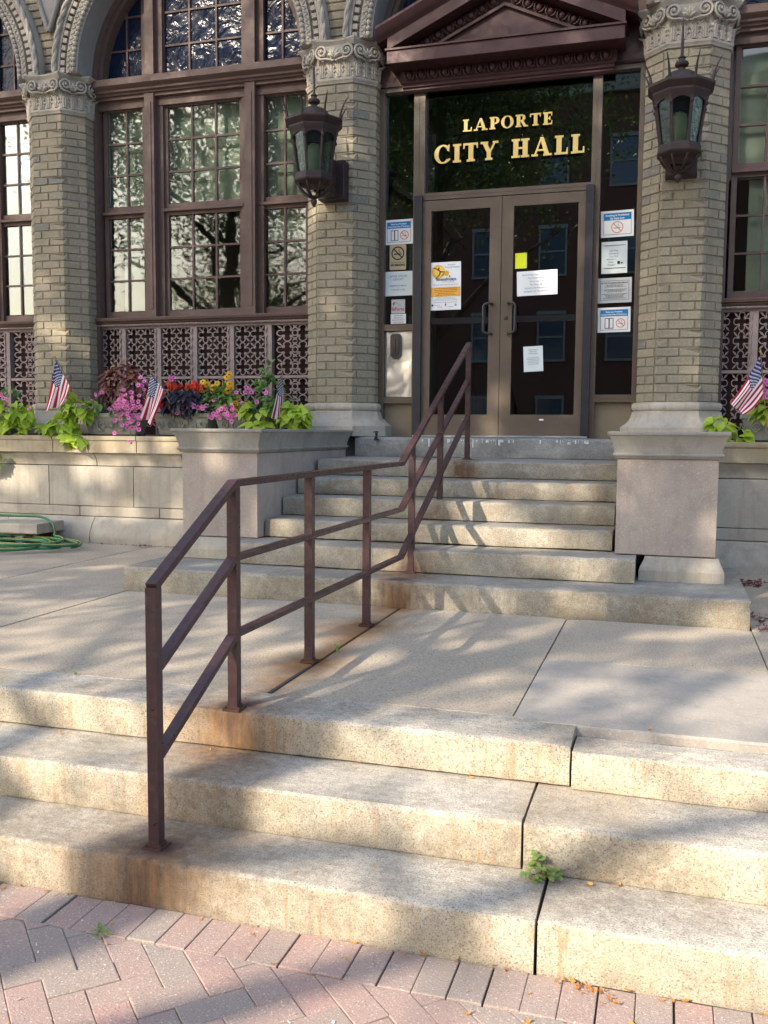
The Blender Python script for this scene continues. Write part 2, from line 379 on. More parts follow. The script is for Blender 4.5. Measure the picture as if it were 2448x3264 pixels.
MAT['brownc'] = plain('flower_cone', (.05, .025, .01), .9, .1)
MAT['red'] = leafmat('red_plume', (.60, .025, .02), (.7, .06, .03), .7, .2)
MAT['stem'] = plain('stem_green', (.12, .17, .05), .7, .2)
MAT['redstem'] = plain('reddish_stem', (.22, .09, .04), .7, .2)
MAT['fred'] = plain('flag_red', (.40, .022, .045), .85, .1, 0, .08); MAT['fwhite'] = plain('flag_white', (.72, .70, .70), .85, .1, 0, .05)
MAT['fblue'] = plain('flag_navy', (.025, .035, .12), .85, .1, 0, .1); MAT['wood'] = plain('flag_staff_wood', (.22, .13, .05), .6, .3)
MAT['gilt'] = plain('gilt_tip', (.45, .30, .08), .35, .5, .6)
MAT['paper'] = plain('white_paper', (.80, .82, .82), .8, .2, 0, .03, 10, .05); MAT['paper_blue'] = plain('pale_paper', (.66, .74, .74), .8, .2, 0, .03, 10, .05)
MAT['sheet_grey'] = plain('grey_notice', (.52, .55, .56), .8, .2, 0, .03, 10, .05)
MAT['neon'] = plain('neon_yellow_paper', (.72, .80, .03), .8, .2, 0, .03, 10, 0)
MAT['tan'] = plain('tan_plate', (.48, .41, .25), .5, .4, 0, .04)
MAT['pblue'] = plain('print_blue', (.015, .22, .52), .7, .2, 0, .03); MAT['pink_ink'] = plain('print_grey_blue', (.16, .22, .28), .7, .2, 0, .03)
MAT['ink'] = plain('print_black', (.02, .02, .02), .6, .2, 0, .03); MAT['orange_ink'] = plain('print_orange', (.62, .20, .08), .7, .2, 0, .03)
MAT['navy_ink'] = plain('print_navy', (.04, .07, .20), .7, .2, 0, .03); MAT['red_ink'] = plain('print_red', (.55, .05, .05), .7, .2, 0, .03)
MAT['amber'] = plain('print_amber', (.78, .42, .06), .7, .2, 0, .03); MAT['maroon'] = plain('print_maroon', (.28, .03, .02), .7, .2, 0, .03)
MAT['yel_ink'] = plain('print_yellow', (.80, .62, .12), .7, .2, 0, .03); MAT['grey_ink'] = plain('print_grey', (.34, .36, .38), .7, .2, 0, .03)
MAT['tape'] = plain('clear_tape', (.30, .33, .36), .3, .5, 0, .03)
k = N('gold_leaf', .42, .6, .0); k.col(k.mix(k.noise(25, 4), (.72, .50, .10), (.88, .68, .22))); MAT['gold'] = k.m
MAT['shade_black'] = plain('letter_drop_shade', (.004, .005, .004), 1, .0)
k = N('green_hose', .35, .5); k.col(k.mix(k.ramp(k.noise(9, 4), [(.4, 0), (.7, 1)]), (.008, .12, .055), (.018, .17, .085))); MAT['hose'] = k.m
MAT['hose_stripe'] = plain('hose_stripe', (.45, .42, .10), .4, .4)
MAT['litter'] = leafmat('dry_leaflet', (.50, .20, .04), (.62, .34, .07), .8, .1); MAT['litter_red'] = leafmat('dry_red_leaf', (.16, .05, .045), (.24, .09, .06), .8, .1)
MAT['white_bit'] = plain('white_petal', (.75, .72, .66), .7, .2)
MAT['whitepaint'] = plain('white_paint', (.75, .75, .73), .7, .2)
MAT['bark'] = plain('bark', (.10, .075, .055), .95, .1, 0, .4, 12, 1)
MAT['treeleaf'] = leafmat('tree_leaf', (.09, .15, .04), (.14, .22, .06), .5, .5)
MAT['asphalt'] = plain('asphalt', (.05, .05, .052), .9, .2, 0, .2, 80, .4)
MAT['redbrick'] = plain('street_brick', (.20, .095, .07), .9, .2, 0, .3, 25, .4)
MAT['trim'] = plain('pale_trim', (.42, .40, .36), .8, .2)
MAT['grass'] = plain('far_ground', (.10, .12, .05), .95, .1, 0, .3, 3, .2)

# ================================================================ GROUND AND STEPS
# heights and depths recovered from the photograph (metres; camera stands at the origin)
S = [(2.605, .157), (2.908, .316), (3.245, .468), (5.552, .631), (5.914, .787), (6.238, .925), (6.559, 1.067), (6.851, 1.200), (7.241, 1.335), (8.12, 1.515)]
g = MB().box(-900, 900, -900, -30, -.30, -.20).build('terrain', MAT['grass']); tag(g, kind='structure')
g = MB().box(-900, 900, -29.99, -5.2, -.30, -.13).build('road', MAT['asphalt']); tag(g, kind='structure')
g = MB().bbox(-60, 60, -5.2, -5.05, -.29, .0, .01).build('kerb', MAT['slab_new']); tag(g, kind='structure')
side = MB().box(-60, 60, -5.05, 2.62, -.29, -.010).build('sidewalk', MAT['gap']); tag(side, kind='structure')
far = MB().box(-60, 60, -5.04, 1.41, -.009, -.002).box(-60, -2.56, 1.41, 2.40, -.009, -.0022).box(1.06, 60, 1.41, 2.40, -.009, -.0022).box(-60, -3.38, 2.40, 2.60, -.009, -.0024).box(1.32, 60, 2.40, 2.60, -.009, -.0024).build('paving_sheet', MAT['paver'], side)
# herringbone pavers, 0.1 x 0.2 m, at 45 degrees with a soldier course against the first step
def paver(poly, parent):
    h = rnd.uniform(-.0035, .003); tx, ty = rnd.uniform(-.01, .01), rnd.uniform(-.01, .01)
    cx = sum(p[0] for p in poly)/len(poly); cy = sum(p[1] for p in poly)/len(poly)
    def q(p, i, z):
        dx, dy = p[0]-cx, p[1]-cy; L = math.hypot(dx, dy); f = (L-i)/L
        return (cx+dx*f, cy+dy*f, z+h+dx*tx+dy*ty)
    m = MB().loft([[q(p, .002, -.05) for p in poly], [q(p, .0012, -.003) for p in poly], [q(p, .003, -.0008) for p in poly], [q(p, .007, 0) for p in poly]])
    return m.build('paver', MAT['paver'], parent)
x = -.135-.101*32
while x < 1.3:
    jx = rnd.uniform(-.003, .003)
    paver([(x+.001+jx, 2.411), (x+.0995+jx, 2.411), (x+.0995+jx, 2.600), (x+.001+jx, 2.600)], side); x += .101
u0, v0, q = -2.89, .448, 1/math.sqrt(2)
def uv(u, v): return ((u+v)*q, (v-u)*q)
def clipY(poly, ymax):
    res = []
    for i in range(len(poly)):
        a, b = poly[i], poly[(i+1) % len(poly)]; da, db = a[1]-ymax, b[1]-ymax
        if da <= 0: res.append(a)
        if da*db < 0: t = da/(da-db); res.append((a[0]+(b[0]-a[0])*t, a[1]+(b[1]-a[1])*t))
    return res
npav = 0
for i in range(-40, 60):
    for j in range(-12, 14):
        ou, ov = i+2*j, i-2*j
        for (a, b, c, d) in ((0, 2, 0, 1), (0, 1, 1, 3)):
            pl = [(ou+a, ov+c), (ou+b, ov+c), (ou+b, ov+d), (ou+a, ov+d)]
            pl = [uv(u0+.1*p[0], v0+.1*p[1]) for p in pl]
            cx = sum(p[0] for p in pl)/4; cy = sum(p[1] for p in pl)/4
            if not (-2.55 < cx < 1.05 and 1.42 < cy < 2.50): continue
            pl = clipY(pl, 2.408)
            if len(pl) < 3: continue
            ar = abs(sum(pl[k][0]*pl[(k+1) % len(pl)][1]-pl[(k+1) % len(pl)][0]*pl[k][1] for k in range(len(pl))))/2
            if ar > .0012: paver(pl, side); npav += 1

lower = empty('granite_steps', (-1, 2.6, 0), 'three wide speckled granite steps rising from the herringbone pavers to the landing', 'steps')
lower.location = (0, 0, 0)
G = MAT['granite']
def chips(o, seed, n, size=.012):
    # knock small chips off the upper front edge of a step
    r_ = random.Random(seed); vs_ = o.data.vertices; zt = max(v.co.z for v in vs_); yf = min(v.co.y for v in vs_)
    cand = [v for v in vs_ if v.co.z > zt-.03 and v.co.y < yf+.03]; xs_ = sorted({round(v.co.x, 4) for v in cand})
    for _ in range(n):
        cx_ = r_.choice(xs_); s_ = r_.uniform(.3, 1)*size
        for v in cand:
            if abs(v.co.x-cx_) < .012: v.co.z -= s_*.6; v.co.y += s_*.7
chips(stone(-7, -.3235, nose(2.605, 2.96, -.02, .157), step=.035).build('step', G, lower, smooth=40), 1, 14)
chips(stone(-.316, 5, nose(2.612, 2.96, -.02, .153), step=.035).build('step', G, lower, smooth=40), 2, 14)
chips(stone(-7, -.4095, nose(2.908, 3.30, .160, .316), step=.035).build('step', G, lower, smooth=40), 3, 14)
chips(stone(-.403, 5, nose(2.905, 3.30, .156, .314), step=.035).build('step', G, lower, smooth=40), 4, 14)
chips(stone(-7, -.2925, nose(3.245, 3.52, .323, .470), step=.035).build('step', G, lower, smooth=40), 5, 14)
chips(stone(-.2855, 5, nose(3.232, 3.415, .317, .452), step=.035).build('step', G, lower, smooth=40), 6, 14)
MB().box(-7, 5, 2.67, 3.5, -.05, .13).box(-7, 5, 2.99, 3.5, .14, .29).box(-7, 5, 3.3, 3.53, .30, .425).build('bedding', MAT['gap'], lower)

landing = MB().box(-9, 6, 3.40, 8.6, -.02, .432).build('landing', MAT['gap']); tag(landing, kind='structure')
def slab(x0, x1, y0, y1, m='slab', dz=0):
    g_ = .0035; x0 += .0065*(x0 == -1.565); x1 -= .0065*(x1 == -1.565); n = max(2, int((x1-x0)/.12)); mm = MB(); rings = []
    pr = [(y1-g_, .38), (y0+g_, .38), (y0+g_, .460+dz), (y0+g_+.006, .468+dz), ((y0+y1)/2, .468+dz), (y1-g_-.006, .468+dz), (y1-g_, .460+dz)]
    for i in range(n+1):
        x_ = x0+g_+(x1-x0-2*g_)*i/n; e = .006 if i in (0, n) else 0
        rings.append([(x_, y_+rnd.uniform(-.0025, .0025), z_-(e if z_ > .46 else 0)+rnd.uniform(-.0008, .0008)) for y_, z_ in pr])
    mm.loft(rings).build('slab', MAT[m], landing, smooth=30)
xs = [-9, -7.7, -6.6, -5.65, -4.65, -3.52, -2.56, -1.565, -.54, .485, 1.5, 3.2, 6]
for i in range(len(xs)-1):
    a, b = xs[i], xs[i+1]; dz = rnd.uniform(-.002, .002)
    if a < -3.6 or a > .4:
        slab(a, b, 3.525 if a < 0 else 4.5, 5.56, dz=dz); slab(a, b, 5.56, 7.78, dz=rnd.uniform(-.002, .002))
    else:
        slab(a, b, 3.525 if a < -.6 else 4.5, 5.548, dz=dz)
slab(-.54, 1.75, 3.475, 4.5, 'slab_new', .003); slab(1.75, 6, 3.475, 4.5, 'slab_new', 0)
# tarred filler strip in the joint under the rail
MB().bar([(-1.565, 3.54, .4615), (-1.565, 3.8, .4625), (-1.564, 4.02, .460)], .017, .012).build('joint_filler', plain('tar', (.035, .037, .045), .6), landing)

upper = empty('granite_stairs', (0, 0, 0), 'flight of seven speckled granite steps climbing between two stone pedestals to the doors', 'stairs')
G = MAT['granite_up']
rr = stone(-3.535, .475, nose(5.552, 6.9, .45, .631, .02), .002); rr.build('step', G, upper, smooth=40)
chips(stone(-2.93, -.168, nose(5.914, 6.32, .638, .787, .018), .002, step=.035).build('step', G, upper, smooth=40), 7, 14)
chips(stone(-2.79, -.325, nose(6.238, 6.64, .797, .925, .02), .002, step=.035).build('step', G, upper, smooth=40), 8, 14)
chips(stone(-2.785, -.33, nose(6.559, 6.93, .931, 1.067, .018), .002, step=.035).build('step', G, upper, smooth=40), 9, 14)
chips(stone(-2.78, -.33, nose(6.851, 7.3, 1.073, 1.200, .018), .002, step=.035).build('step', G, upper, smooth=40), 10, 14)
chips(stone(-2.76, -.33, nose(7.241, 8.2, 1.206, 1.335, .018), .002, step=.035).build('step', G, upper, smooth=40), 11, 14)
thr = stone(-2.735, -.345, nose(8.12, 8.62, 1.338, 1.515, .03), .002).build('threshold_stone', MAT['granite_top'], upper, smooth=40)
MB().box(-2.75, -.36, 6.0, 8.5, .5, .77).box(-2.75, -.36, 6.3, 8.5, .77, .91).box(-2.75, -.36, 6.62, 8.5, .91, 1.05).box(-2.75, -.36, 6.9, 8.5, 1.05, 1.18).box(-2.75, -.36, 7.3, 8.5, 1.18, 1.31).build('bedding', MAT['gap'], upper)
# splashes of white paint along the threshold
m = MB()
for i in range(46):
    xx = rnd.choice([rnd.uniform(-2.2, -1.72), rnd.uniform(-1.55, -1.35), rnd.uniform(-.95, -.62), rnd.uniform(-2.25, -.6)]); L = rnd.uniform(.006, .03) if rnd.random() < .75 else rnd.uniform(.03, .075); wd = rnd.uniform(.003, .012)
    m.box(xx-wd/2, xx+wd/2, 8.115, 8.128, 1.494-L, 1.496+rnd.uniform(0, .006))
tag(m.build('paint_drip', MAT['whitepaint'], thr), kind='stuff')

# ================================================================ PEDESTALS
def pedestal(x0, x1, label, split, px0, px1):
    t = empty('stone_pedestal', (0, 0, 0), label, 'pedestal', 'pedestals flanking the stairs')
    P = MAT['pedestal']
    rect_loft(px0, px1, 6.12, 8.0, [(.035, .634), (.035, .70), (.028, .72), (.006, .765), (.0, .786)]).build('plinth', MAT['limestone'], t)
    def blk(y0, y1):
        rect_loft(x0+.004, x1-.004, y0+.004, y1-.004, [(0, .792), (.004, .797), (.0035, 1.0), (.004, 1.2), (.004, 1.398), (0, 1.402)]).build('shaft_block', P, t)
    if split: blk(6.13, 6.60); blk(6.606, 8.05)
    else: blk(6.13, 8.05)
    prof = [(.0, 1.403), (.012, 1.405), (.016, 1.412), (.020, 1.416), (.028, 1.422), (.030, 1.430), (.026, 1.437), (.018, 1.440), (.018, 1.448), (.021, 1.465), (.028, 1.49), (.038, 1.52), (.050, 1.545), (.052, 1.549), (.060, 1.551), (.063, 1.556), (.063, 1.569), (.058, 1.574)]
    rect_loft(x0, x1, 6.13, 8.02, prof).build('cornice', MAT['pedestal_cap'], t, smooth=35)
    return t
pedestal(-3.395, -2.80, 'squat stone pedestal with moulded cap left of the stairs, below the flower boxes', True, -3.40, -2.96)
pedestal(-.302, .307, 'squat stone pedestal with moulded cap right of the stairs, dappled by sun', False, -.115, .327)

# ================================================================ TERRACE WALLS
def terrace(x0, x1, label, seed):
    r = random.Random(seed); t = empty('terrace_wall', (0, 0, 0), label, 'wall')
    Lm, Lg = MAT['limestone'], MAT['limestone_ledge']
    def course(prof, lo, hi, m, name, g_=.0035, j=.0012):
        x = x0
        while x < x1-.05:
            L = r.uniform(lo, hi); e = min(x+L, x1)
            if x1-e < .25: e = x1
            stone(x+g_, e-g_, prof, j, .15).build(name, m, t, smooth=30); x = e
    course([(8.60, 1.335), (7.825, 1.335), (7.815, 1.34), (7.815, 1.452), (7.806, 1.458), (7.802, 1.464), (7.802, 1.495), (7.807, 1.50), (8.60, 1.503)], .72, 1.05, Lg, 'coping_stone')
    course([(8.1, 1.212), (7.90, 1.212), (7.895, 1.216), (7.895, 1.25), (7.888, 1.27), (7.872, 1.295), (7.85, 1.318), (7.845, 1.333), (8.1, 1.333)], .8, 1.1, Lm, 'moulded_stone')
    course([(8.1, .822), (7.864, .822), (7.860, .826), (7.860, 1.203), (7.864, 1.207), (8.1, 1.207)], .72, .98, Lm, 'wall_stone')
    course([(8.1, .722), (7.864, .722), (7.858, .726), (7.858, .812), (7.864, .817), (8.1, .817)], .8, 1.05, Lm, 'wall_stone')
    course([(8.1, .44), (7.752, .44), (7.748, .52), (7.752, .555), (7.775, .60), (7.81, .66), (7.84, .70), (7.85, .717), (8.1, .717)], .8, 1.05, Lm, 'base_stone')
    MB().box(x0+.01, x1-.01, 7.93, 8.55, .3, 1.495).build('core', MAT['gap'], t)
    return t
terrace(-9.2, -3.40, 'long pale limestone terrace wall with a ledge under the flower boxes, left of the stairs', 3)
terrace(.31, 5.2, 'limestone terrace wall with a ledge behind the right hand pedestal', 5)

fd = MB().box(-9.2, 5.2, 8.30, 8.66, .3, 1.512).build('foundation', MAT['limestone']); tag(fd, kind='structure')

# ================================================================ PIERS
PW, PF, PC, PYF, PYB = .33, .165, .165, 8.20, 8.80
def octp(o, yb=PYB):
    k = .4142*o
    return [(-(PW+o), yb), (-(PW+o), PYF+PC-k), (-(PF+k), PYF-o), (PF+k, PYF-o), (PW+o, PYF+PC-k), (PW+o, yb)]
def octloft(prof): return MB().loft([[(x, y, z) for x, y in octp(o)] for o, z in prof])
PATH = [Vector((-PW, PYF+PC+.20)), Vector((-PW, PYF+PC)), Vector((-PF, PYF)), Vector((PF, PYF)), Vector((PW, PYF+PC)), Vector((PW, PYF+PC+.20))]
SEG = [(PATH[i+1]-PATH[i]).length for i in range(5)]; CUM = [0]
for L in SEG: CUM.append(CUM[-1]+L)
def pathpt(s, o):
    for i in range(5):
        if s <= CUM[i+1]+1e-6 or i == 4:
            d = (PATH[i+1]-PATH[i]).normalized(); p = PATH[i]+d*(s-CUM[i]); n = Vector((d.y, -d.x)); return p+n*o
def corner(i, o):
    a = (PATH[i]-PATH[i-1]).normalized(); b = (PATH[i+1]-PATH[i]).normalized(); na, nb = Vector((a.y, -a.x)), Vector((b.y, -b.x))
    m_ = (na+nb).normalized(); return PATH[i]+m_*(o/m_.dot(na))
def brickmesh(s0, s1, h, r):
    def line(o, a, b): return [pathpt(a, o)]+[corner(i, o) for i in range(1, 5) if s0+.017 < CUM[i] < s1-.017]+[pathpt(b, o)]
    m = MB(); js = [r.uniform(-.0035, .0035) for _ in range(8)]
    rings = []
    ins, zo = .005, .004
    for o, di, dz in ((-.035, 0, 0), (-.004, 0, 0), (.0012, .002, .002), (.0022, .006, .0055)):
        ln = line(o, s0+di, s1-di); top = h/2-dz; n = len(ln)
        jj = js if o > 0 else [0]*8
        rings.append([(p.x, p.y-jj[k % 8]*.8, -top+(jj[(k+3) % 8]*.5)) for k, p in enumerate(ln)]+[(p.x, p.y-jj[(k+2) % 8]*.8, top+(jj[(k+5) % 8]*.5)) for k, p in reversed(list(enumerate(ln)))])
    return m.loft(rings).mesh('brick', MAT['brick'], 0)
CH = .0747
BR = {}
rb = random.Random(11)
for par in (0, 1):
    cuts = [0]; s = .085 if par else .19
    while s < CUM[5]-.06: cuts.append(s); s += rb.choice([.206, .206, .206, .108])
    cuts.append(CUM[5])
    for var in range(3):
        BR[par, var] = [brickmesh(cuts[i]+.006, cuts[i+1]-.006, CH-.010, rb) for i in range(len(cuts)-1)]
def faces():
    d = math.sqrt(.5)
    return [(Vector((0, PYF)), Vector((0, -1)), Vector((1, 0)), PF), (Vector(((PW+PF)/2, PYF+PC/2)), Vector((d, -d)), Vector((d, d)), .1167),
            (Vector((-(PW+PF)/2, PYF+PC/2)), Vector((-d, -d)), Vector((d, -d)), .1167),
            (Vector((PW, PYF+PC+.13)), Vector((1, 0)), Vector((0, 1)), .12), (Vector((-PW, PYF+PC+.13)), Vector((-1, 0)), Vector((0, -1)), .12)]
def volute_mesh(hl, sgn):
    """S-scroll: rises from the middle of the face and winds into a spiral near its corner (local: x along face, -y outwards, z up)"""
    cx = sgn*(hl-.045); cz = 4.940; pts = []; rad = []
    pts += [(sgn*.008, -.020, 4.868), (sgn*.03, -.030, 4.876), (cx*.72, -.040, 4.884)]
    for i in range(30):
        t = i/29; a = -PI/2+sgn*0+t*2*PI*1.7; r_ = .053*(1-t)**.8+.006
        pts.append((cx+sgn*math.cos(a)*r_, -.046-.016*t, cz+math.sin(a)*r_)); rad.append(.0115-.004*t)
    m = MB().tube(pts, [.009, .010, .0115]+rad, 6)
    m.ell((cx, -.060, cz), .012, .012, .012, 8, 5)
    m.box(cx-.05 if sgn < 0 else cx-.03, cx+.03 if sgn < 0 else cx+.05, -.035, .02, 4.905, 4.985)
    return m.mesh('volute', MAT['terracotta'], 50)
def acanthus_mesh(wd):
    m = MB(); nu, nv = 8, 8; vs = []
    for j in range(nv+1):
        v = j/nv; z = 4.728+.150*v; wv = wd*(.62+.5*math.sin(v*2.6+.35))*(1+.26*math.sin(v*21))*(1 if v < .85 else (1-v)/.15*.6+.4)
        for i in range(nu+1):
            u = i/nu*2-1; out = .012+.016*v+(.040*max(0, v-.72)/.28)-.014*u*u+.013*abs(math.sin(u*6.3+.3))*(1-v*.3)-.008*abs(math.sin(v*10.5))*abs(u)
            vs.append((u*wv/2, -out, z-(.016*max(0, v-.85)/.15)-abs(u)*.012*v))
    n = len(vs); vs += [(x_, y_+.012, z_) for x_, y_, z_ in vs]; fs = []
    for j in range(nv):
        for i in range(nu):
            a = j*(nu+1)+i; fs.append((a, a+1, a+nu+2, a+nu+1)); fs.append((n+a, n+a+nu+1, n+a+nu+2, n+a+1))
    for j in range(nv):
        for i_ in (0, nu):
            a = j*(nu+1)+i_; b = a+nu+1; fs.append((a, b, n+b, n+a))
    for i in range(nu):
        a = nv*(nu+1)+i; fs.append((a, a+1, n+a+1, n+a))
    return m.add(vs, fs).mesh('acanthus_leaf', MAT['terracotta'], 35)
def palmette_mesh():
    m = MB()
    for a in (-62, -32, 0, 32, 62):
        L = .075 if abs(a) < 50 else .062; c, s_ = math.sin(R(a)), math.cos(R(a)); pts = []; rad = []
        for i in range(7):
            t = i/6; pts.append((c*L*t, -.030-.022*math.sin(t*2.2), 4.892+s_*L*t)); rad.append(.004+.012*math.sin(PI*min(1, t*.85+.08)))
        m.tube(pts, rad, 6)
    for sg in (-1, 1):
        m.tube([(sg*.006+sg*.012*(1-math.cos(t)), -.035, 4.882-.012*math.sin(t)-.004) for t in [i*.6 for i in range(8)]], .0045, 5)
    return m.mesh('palmette', MAT['terracotta'], 50)
VOL = {(hl, s_): volute_mesh(hl, s_) for hl in (PF, .1167, .12) for s_ in (-1, 1)}
ACA = {.075: acanthus_mesh(.075)}; PALM = palmette_mesh()
def octring_c(o, dip, z, n=7):
    base = octp(o); out = []
    for i in range(5):
        a, b = Vector(base[i]), Vector(base[i+1]); d = (b-a).normalized(); nn = Vector((-d.y, d.x))  # inward
        for k_ in range(n):
            t = k_/n; f = math.sin(PI*t)**.9 if 0 < i < 4 else 0
            p = a+(b-a)*t+nn*dip*f; out.append((p.x, p.y, z))
    out.append((*base[5], z)); return out
def pier(cx, label, seed):
    r = random.Random(seed); t = empty('brick_pier', (cx, 0, 0), label, 'pier', 'octagonal buff brick piers of the facade')
    shaft = octloft([(-.0055, 1.8), (-.0055, 4.70)]).build('mortar_core', MAT['mortar'], t)
    n = int((4.672-1.826)/CH)
    for c in range(n):
        z = 1.826+CH*(c+.5)
        for me in BR[c % 2, r.randrange(3)]:
            link('brick', me, t, (rnd.uniform(-.0015, .0015), rnd.uniform(-.003, .002), z), (0, rnd.uniform(-.004, .004), 0))
    b = octloft([(.125, 1.52), (.125, 1.612), (.118, 1.622), (.108, 1.628), (.082, 1.645), (.058, 1.672), (.044, 1.70), (.036, 1.73), (.034, 1.744), (.020, 1.748), (.020, 1.756), (.030, 1.762), (.037, 1.78), (.036, 1.80), (.028, 1.816), (.012, 1.822), (0, 1.826)]).build('base', MAT['limestone'], t, smooth=30)
    cap = octloft([(.003, 4.672), (.008, 4.674), (.012, 4.69), (.020, 4.70), (.022, 4.716), (.014, 4.722), (.008, 4.726), (.006, 4.80), (.012, 4.90), (.022, 4.985), (.022, 4.992)]).build('capital', MAT['terracotta'], t, smooth=25)
    rings = [octring_c(o, dp, z) for o, dp, z in ((.04, .03, 4.988), (.052, .045, 4.994), (.058, .05, 5.004), (.066, .055, 5.010), (.078, .06, 5.024), (.086, .06, 5.034), (.086, .06, 5.046), (.078, .06, 5.052))]
    MB().loft(rings).build('abacus', MAT['terracotta'], cap, smooth=30)
    for ctr, nn, tt, hl in faces():
        ang = math.atan2(tt.y, tt.x)
        for sg in (-1, 1): link('volute', VOL[hl, sg], cap, (ctr.x, ctr.y, 0), (0, 0, ang))
        link('palmette', PALM, cap, (ctr.x, ctr.y, 0), (0, 0, ang), (.8 if hl < .15 else 1, 1, 1))
        xs_ = (-.123, -.041, .041, .123) if hl > .15 else (-.08, 0, .08)
        for xx in xs_:
            p = ctr+tt*xx; link('acanthus_leaf', ACA[.075], cap, (p.x, p.y, 0), (0, 0, ang))
    return t
pier(-6.01, 'buff brick pier with carved capital at the far left, between the two arched windows', 1)
pier(-2.96, 'buff brick pier carrying a lantern, between the arched window and the entrance', 2)
pier(.06, 'buff brick pier carrying a lantern, to the right of the entrance', 3)

# ================================================================ ARCHES
ZS = 5.05
BAYS = {'far': -7.525, 'left': -4.485, 'door': -1.45, 'right': 1.575}
DENT = MB().bbox(-.024, .024, 0, .05, -.0225, .0225, .003).mesh('dentil', MAT['terracotta'])
BEAD = MB().ell((0, 0, 0), .023, .023, .0255, 8, 6).mesh('bead', MAT['terracotta'], 60)
def arch(cx, label):
    t = empty('arch_surround', (cx, 0, 0), label, 'arch', 'moulded arches over the bays'); T = MAT['terracotta']
    # rope: two strands wound round each other
    for ph in (0, PI):
        pts = []
        for i in range(241):
            a = PI*i/240; w_ = ph+a*1.42/.085*2; rr_ = 1.415+.010*math.cos(w_)
            pts.append((rr_*math.cos(a), 8.185+.010*math.sin(w_), ZS+rr_*math.sin(a)))
        MB().tube(pts, .019, 6).build('rope', T, t, smooth=60)
    MB().arc(0, ZS, 1.365, 1.40, 8.20, 8.45, 60).build('fillet', T, t, smooth=30)
    MB().arc(0, ZS, 1.29, 1.364, 8.245, 8.45, 60).build('fillet', T, t, smooth=30)
    MB().arc(0, ZS, 1.235, 1.288, 8.205, 8.45, 60).build('fillet', T, t, smooth=30)
    MB().arc(0, ZS, 1.39, 1.44, 8.22, 8.45, 60).build('fillet', T, t, smooth=30)
    MB().arc(0, ZS, 1.185, 1.233, 8.215, 8.45, 60).build('fillet', T, t, smooth=30)
    n = 60
    for i in range(n):
        a = PI*(i+.5)/n
        link('dentil', DENT, t, (1.336*math.cos(a), 8.205, ZS+1.336*math.sin(a)), (0, -a, 0))
    n = 78
    for i in range(n):
        a = PI*(i+.5)/n
        link('bead', BEAD, t, (1.209*math.cos(a), 8.205, ZS+1.209*math.sin(a)), (0, -a, 0))
    pts = []
    for i in range(470):
        a = PI*i/469; w_ = a*1.26/.052*2*PI/1.0; rr_ = 1.262+.017*math.sin(w_)
        pts.append((rr_*math.cos(a), 8.203, ZS+rr_*math.sin(a)))
    MB().tube(pts, .0065, 5).build('scroll_band', T, t, smooth=60)
    MB().arc(0, ZS, 1.172, 1.184, 8.218, 8.56, 60).build('soffit', MAT['terracotta_smooth'], t, smooth=30)
    return t
LBL = {'far': 'carved terracotta arch at the top left corner, cut by the picture edge', 'left': 'carved terracotta arch with dentils and beads over the large left window',
       'door': 'carved terracotta arch over the entrance, mostly hidden behind the pediment', 'right': 'carved terracotta arch over the window at the far right'}
for k_, cx in BAYS.items(): arch(cx, LBL[k_])
# spandrels: brickwork between neighbouring arches
spb = MB().bbox(-.097, .097, 0, .04, -CH/2+.006, CH/2-.006, .006).mesh('brick', MAT['brick'])
def spandrel(xl, xr, label, ornament=False):
    t = empty('spandrel_wall', ((xl+xr)/2, 0, 0), label, 'wall', 'brick spandrels between the arches'); mid = (xl+xr)/2
    def half(z):
        d = z-ZS
        e = math.sqrt(max(0, 1.425**2-d*d)) if d < 1.425 else 0
        return (xr-xl)/2-e
    pl = [(half(5.05+i*.04), 5.05+i*.04) for i in range(41)]
    MB().prism([(x_, z_) for x_, z_ in pl]+[(-x_, z_) for x_, z_ in reversed(pl)], 8.312, 8.7).build('mortar_core', MAT['mortar'], t)
    z = 5.05+CH/2; c = 0
    while z < 6.5:
        h = min(half(z-CH/2), half(z))-.004; wd = 2*h; nb = max(1, round(wd/.21)); st = -h
        if nb > 1 and c % 2: ls = [.5]+[1]*(nb-1)+[.5]
        else: ls = [1]*nb
        tot = sum(ls)
        for L in ls:
            b = wd*L/tot; link('brick', spb, t, (st+b/2, 8.30+rnd.uniform(-.003, .003), z), (0, rnd.uniform(-.01, .01), 0), ((b-.012)/.194, 1, 1)); st += b
        z += CH; c += 1
    if ornament:
        for sg in (-1, 1):
            pts = [(sg*.004, 8.26, 5.49), (sg*.03, 8.265, 5.56), (sg*.075, 8.27, 5.68), (sg*.13, 8.275, 5.84), (sg*.18, 8.275, 6.0)]
            MB().tube(pts, [.022, .026, .026, .026, .024], 8).build('rope_edge', MAT['terracotta_smooth'], t, smooth=60)
        MB().prism([(0, 5.52), (.18, 6.0), (-.18, 6.0)], 8.275, 8.32).build('shield_panel', MAT['terracotta_smooth'], t)
    return t
spandrel(BAYS['far'], BAYS['left'], 'narrow buff brick spandrel above the far left capital, with a pointed carved ornament', True)
spandrel(BAYS['left'], BAYS['door'], 'narrow buff brick spandrel above the capital beside the entrance arch')
spandrel(BAYS['door'], BAYS['right'], 'buff brick spandrel above the capital right of the pediment')
tp = MB().box(-9.1, 3.2, 8.33, 8.75, 6.55, 9.5).build('upper_wall', MAT['brick']); tag(tp, 'plain buff brick wall above the arches', 'wall')
ew = MB().box(-14, -8.95, 8.3, 8.75, 1.5, 9.5).build('side_wall', MAT['brick']); tag(ew, 'plain buff brick wall left of the windows', 'wall')
ew = MB().box(3.0, 9, 8.3, 8.75, 1.5, 9.5).build('side_wall', MAT['brick']); tag(ew, 'plain buff brick wall right of the windows', 'wall')
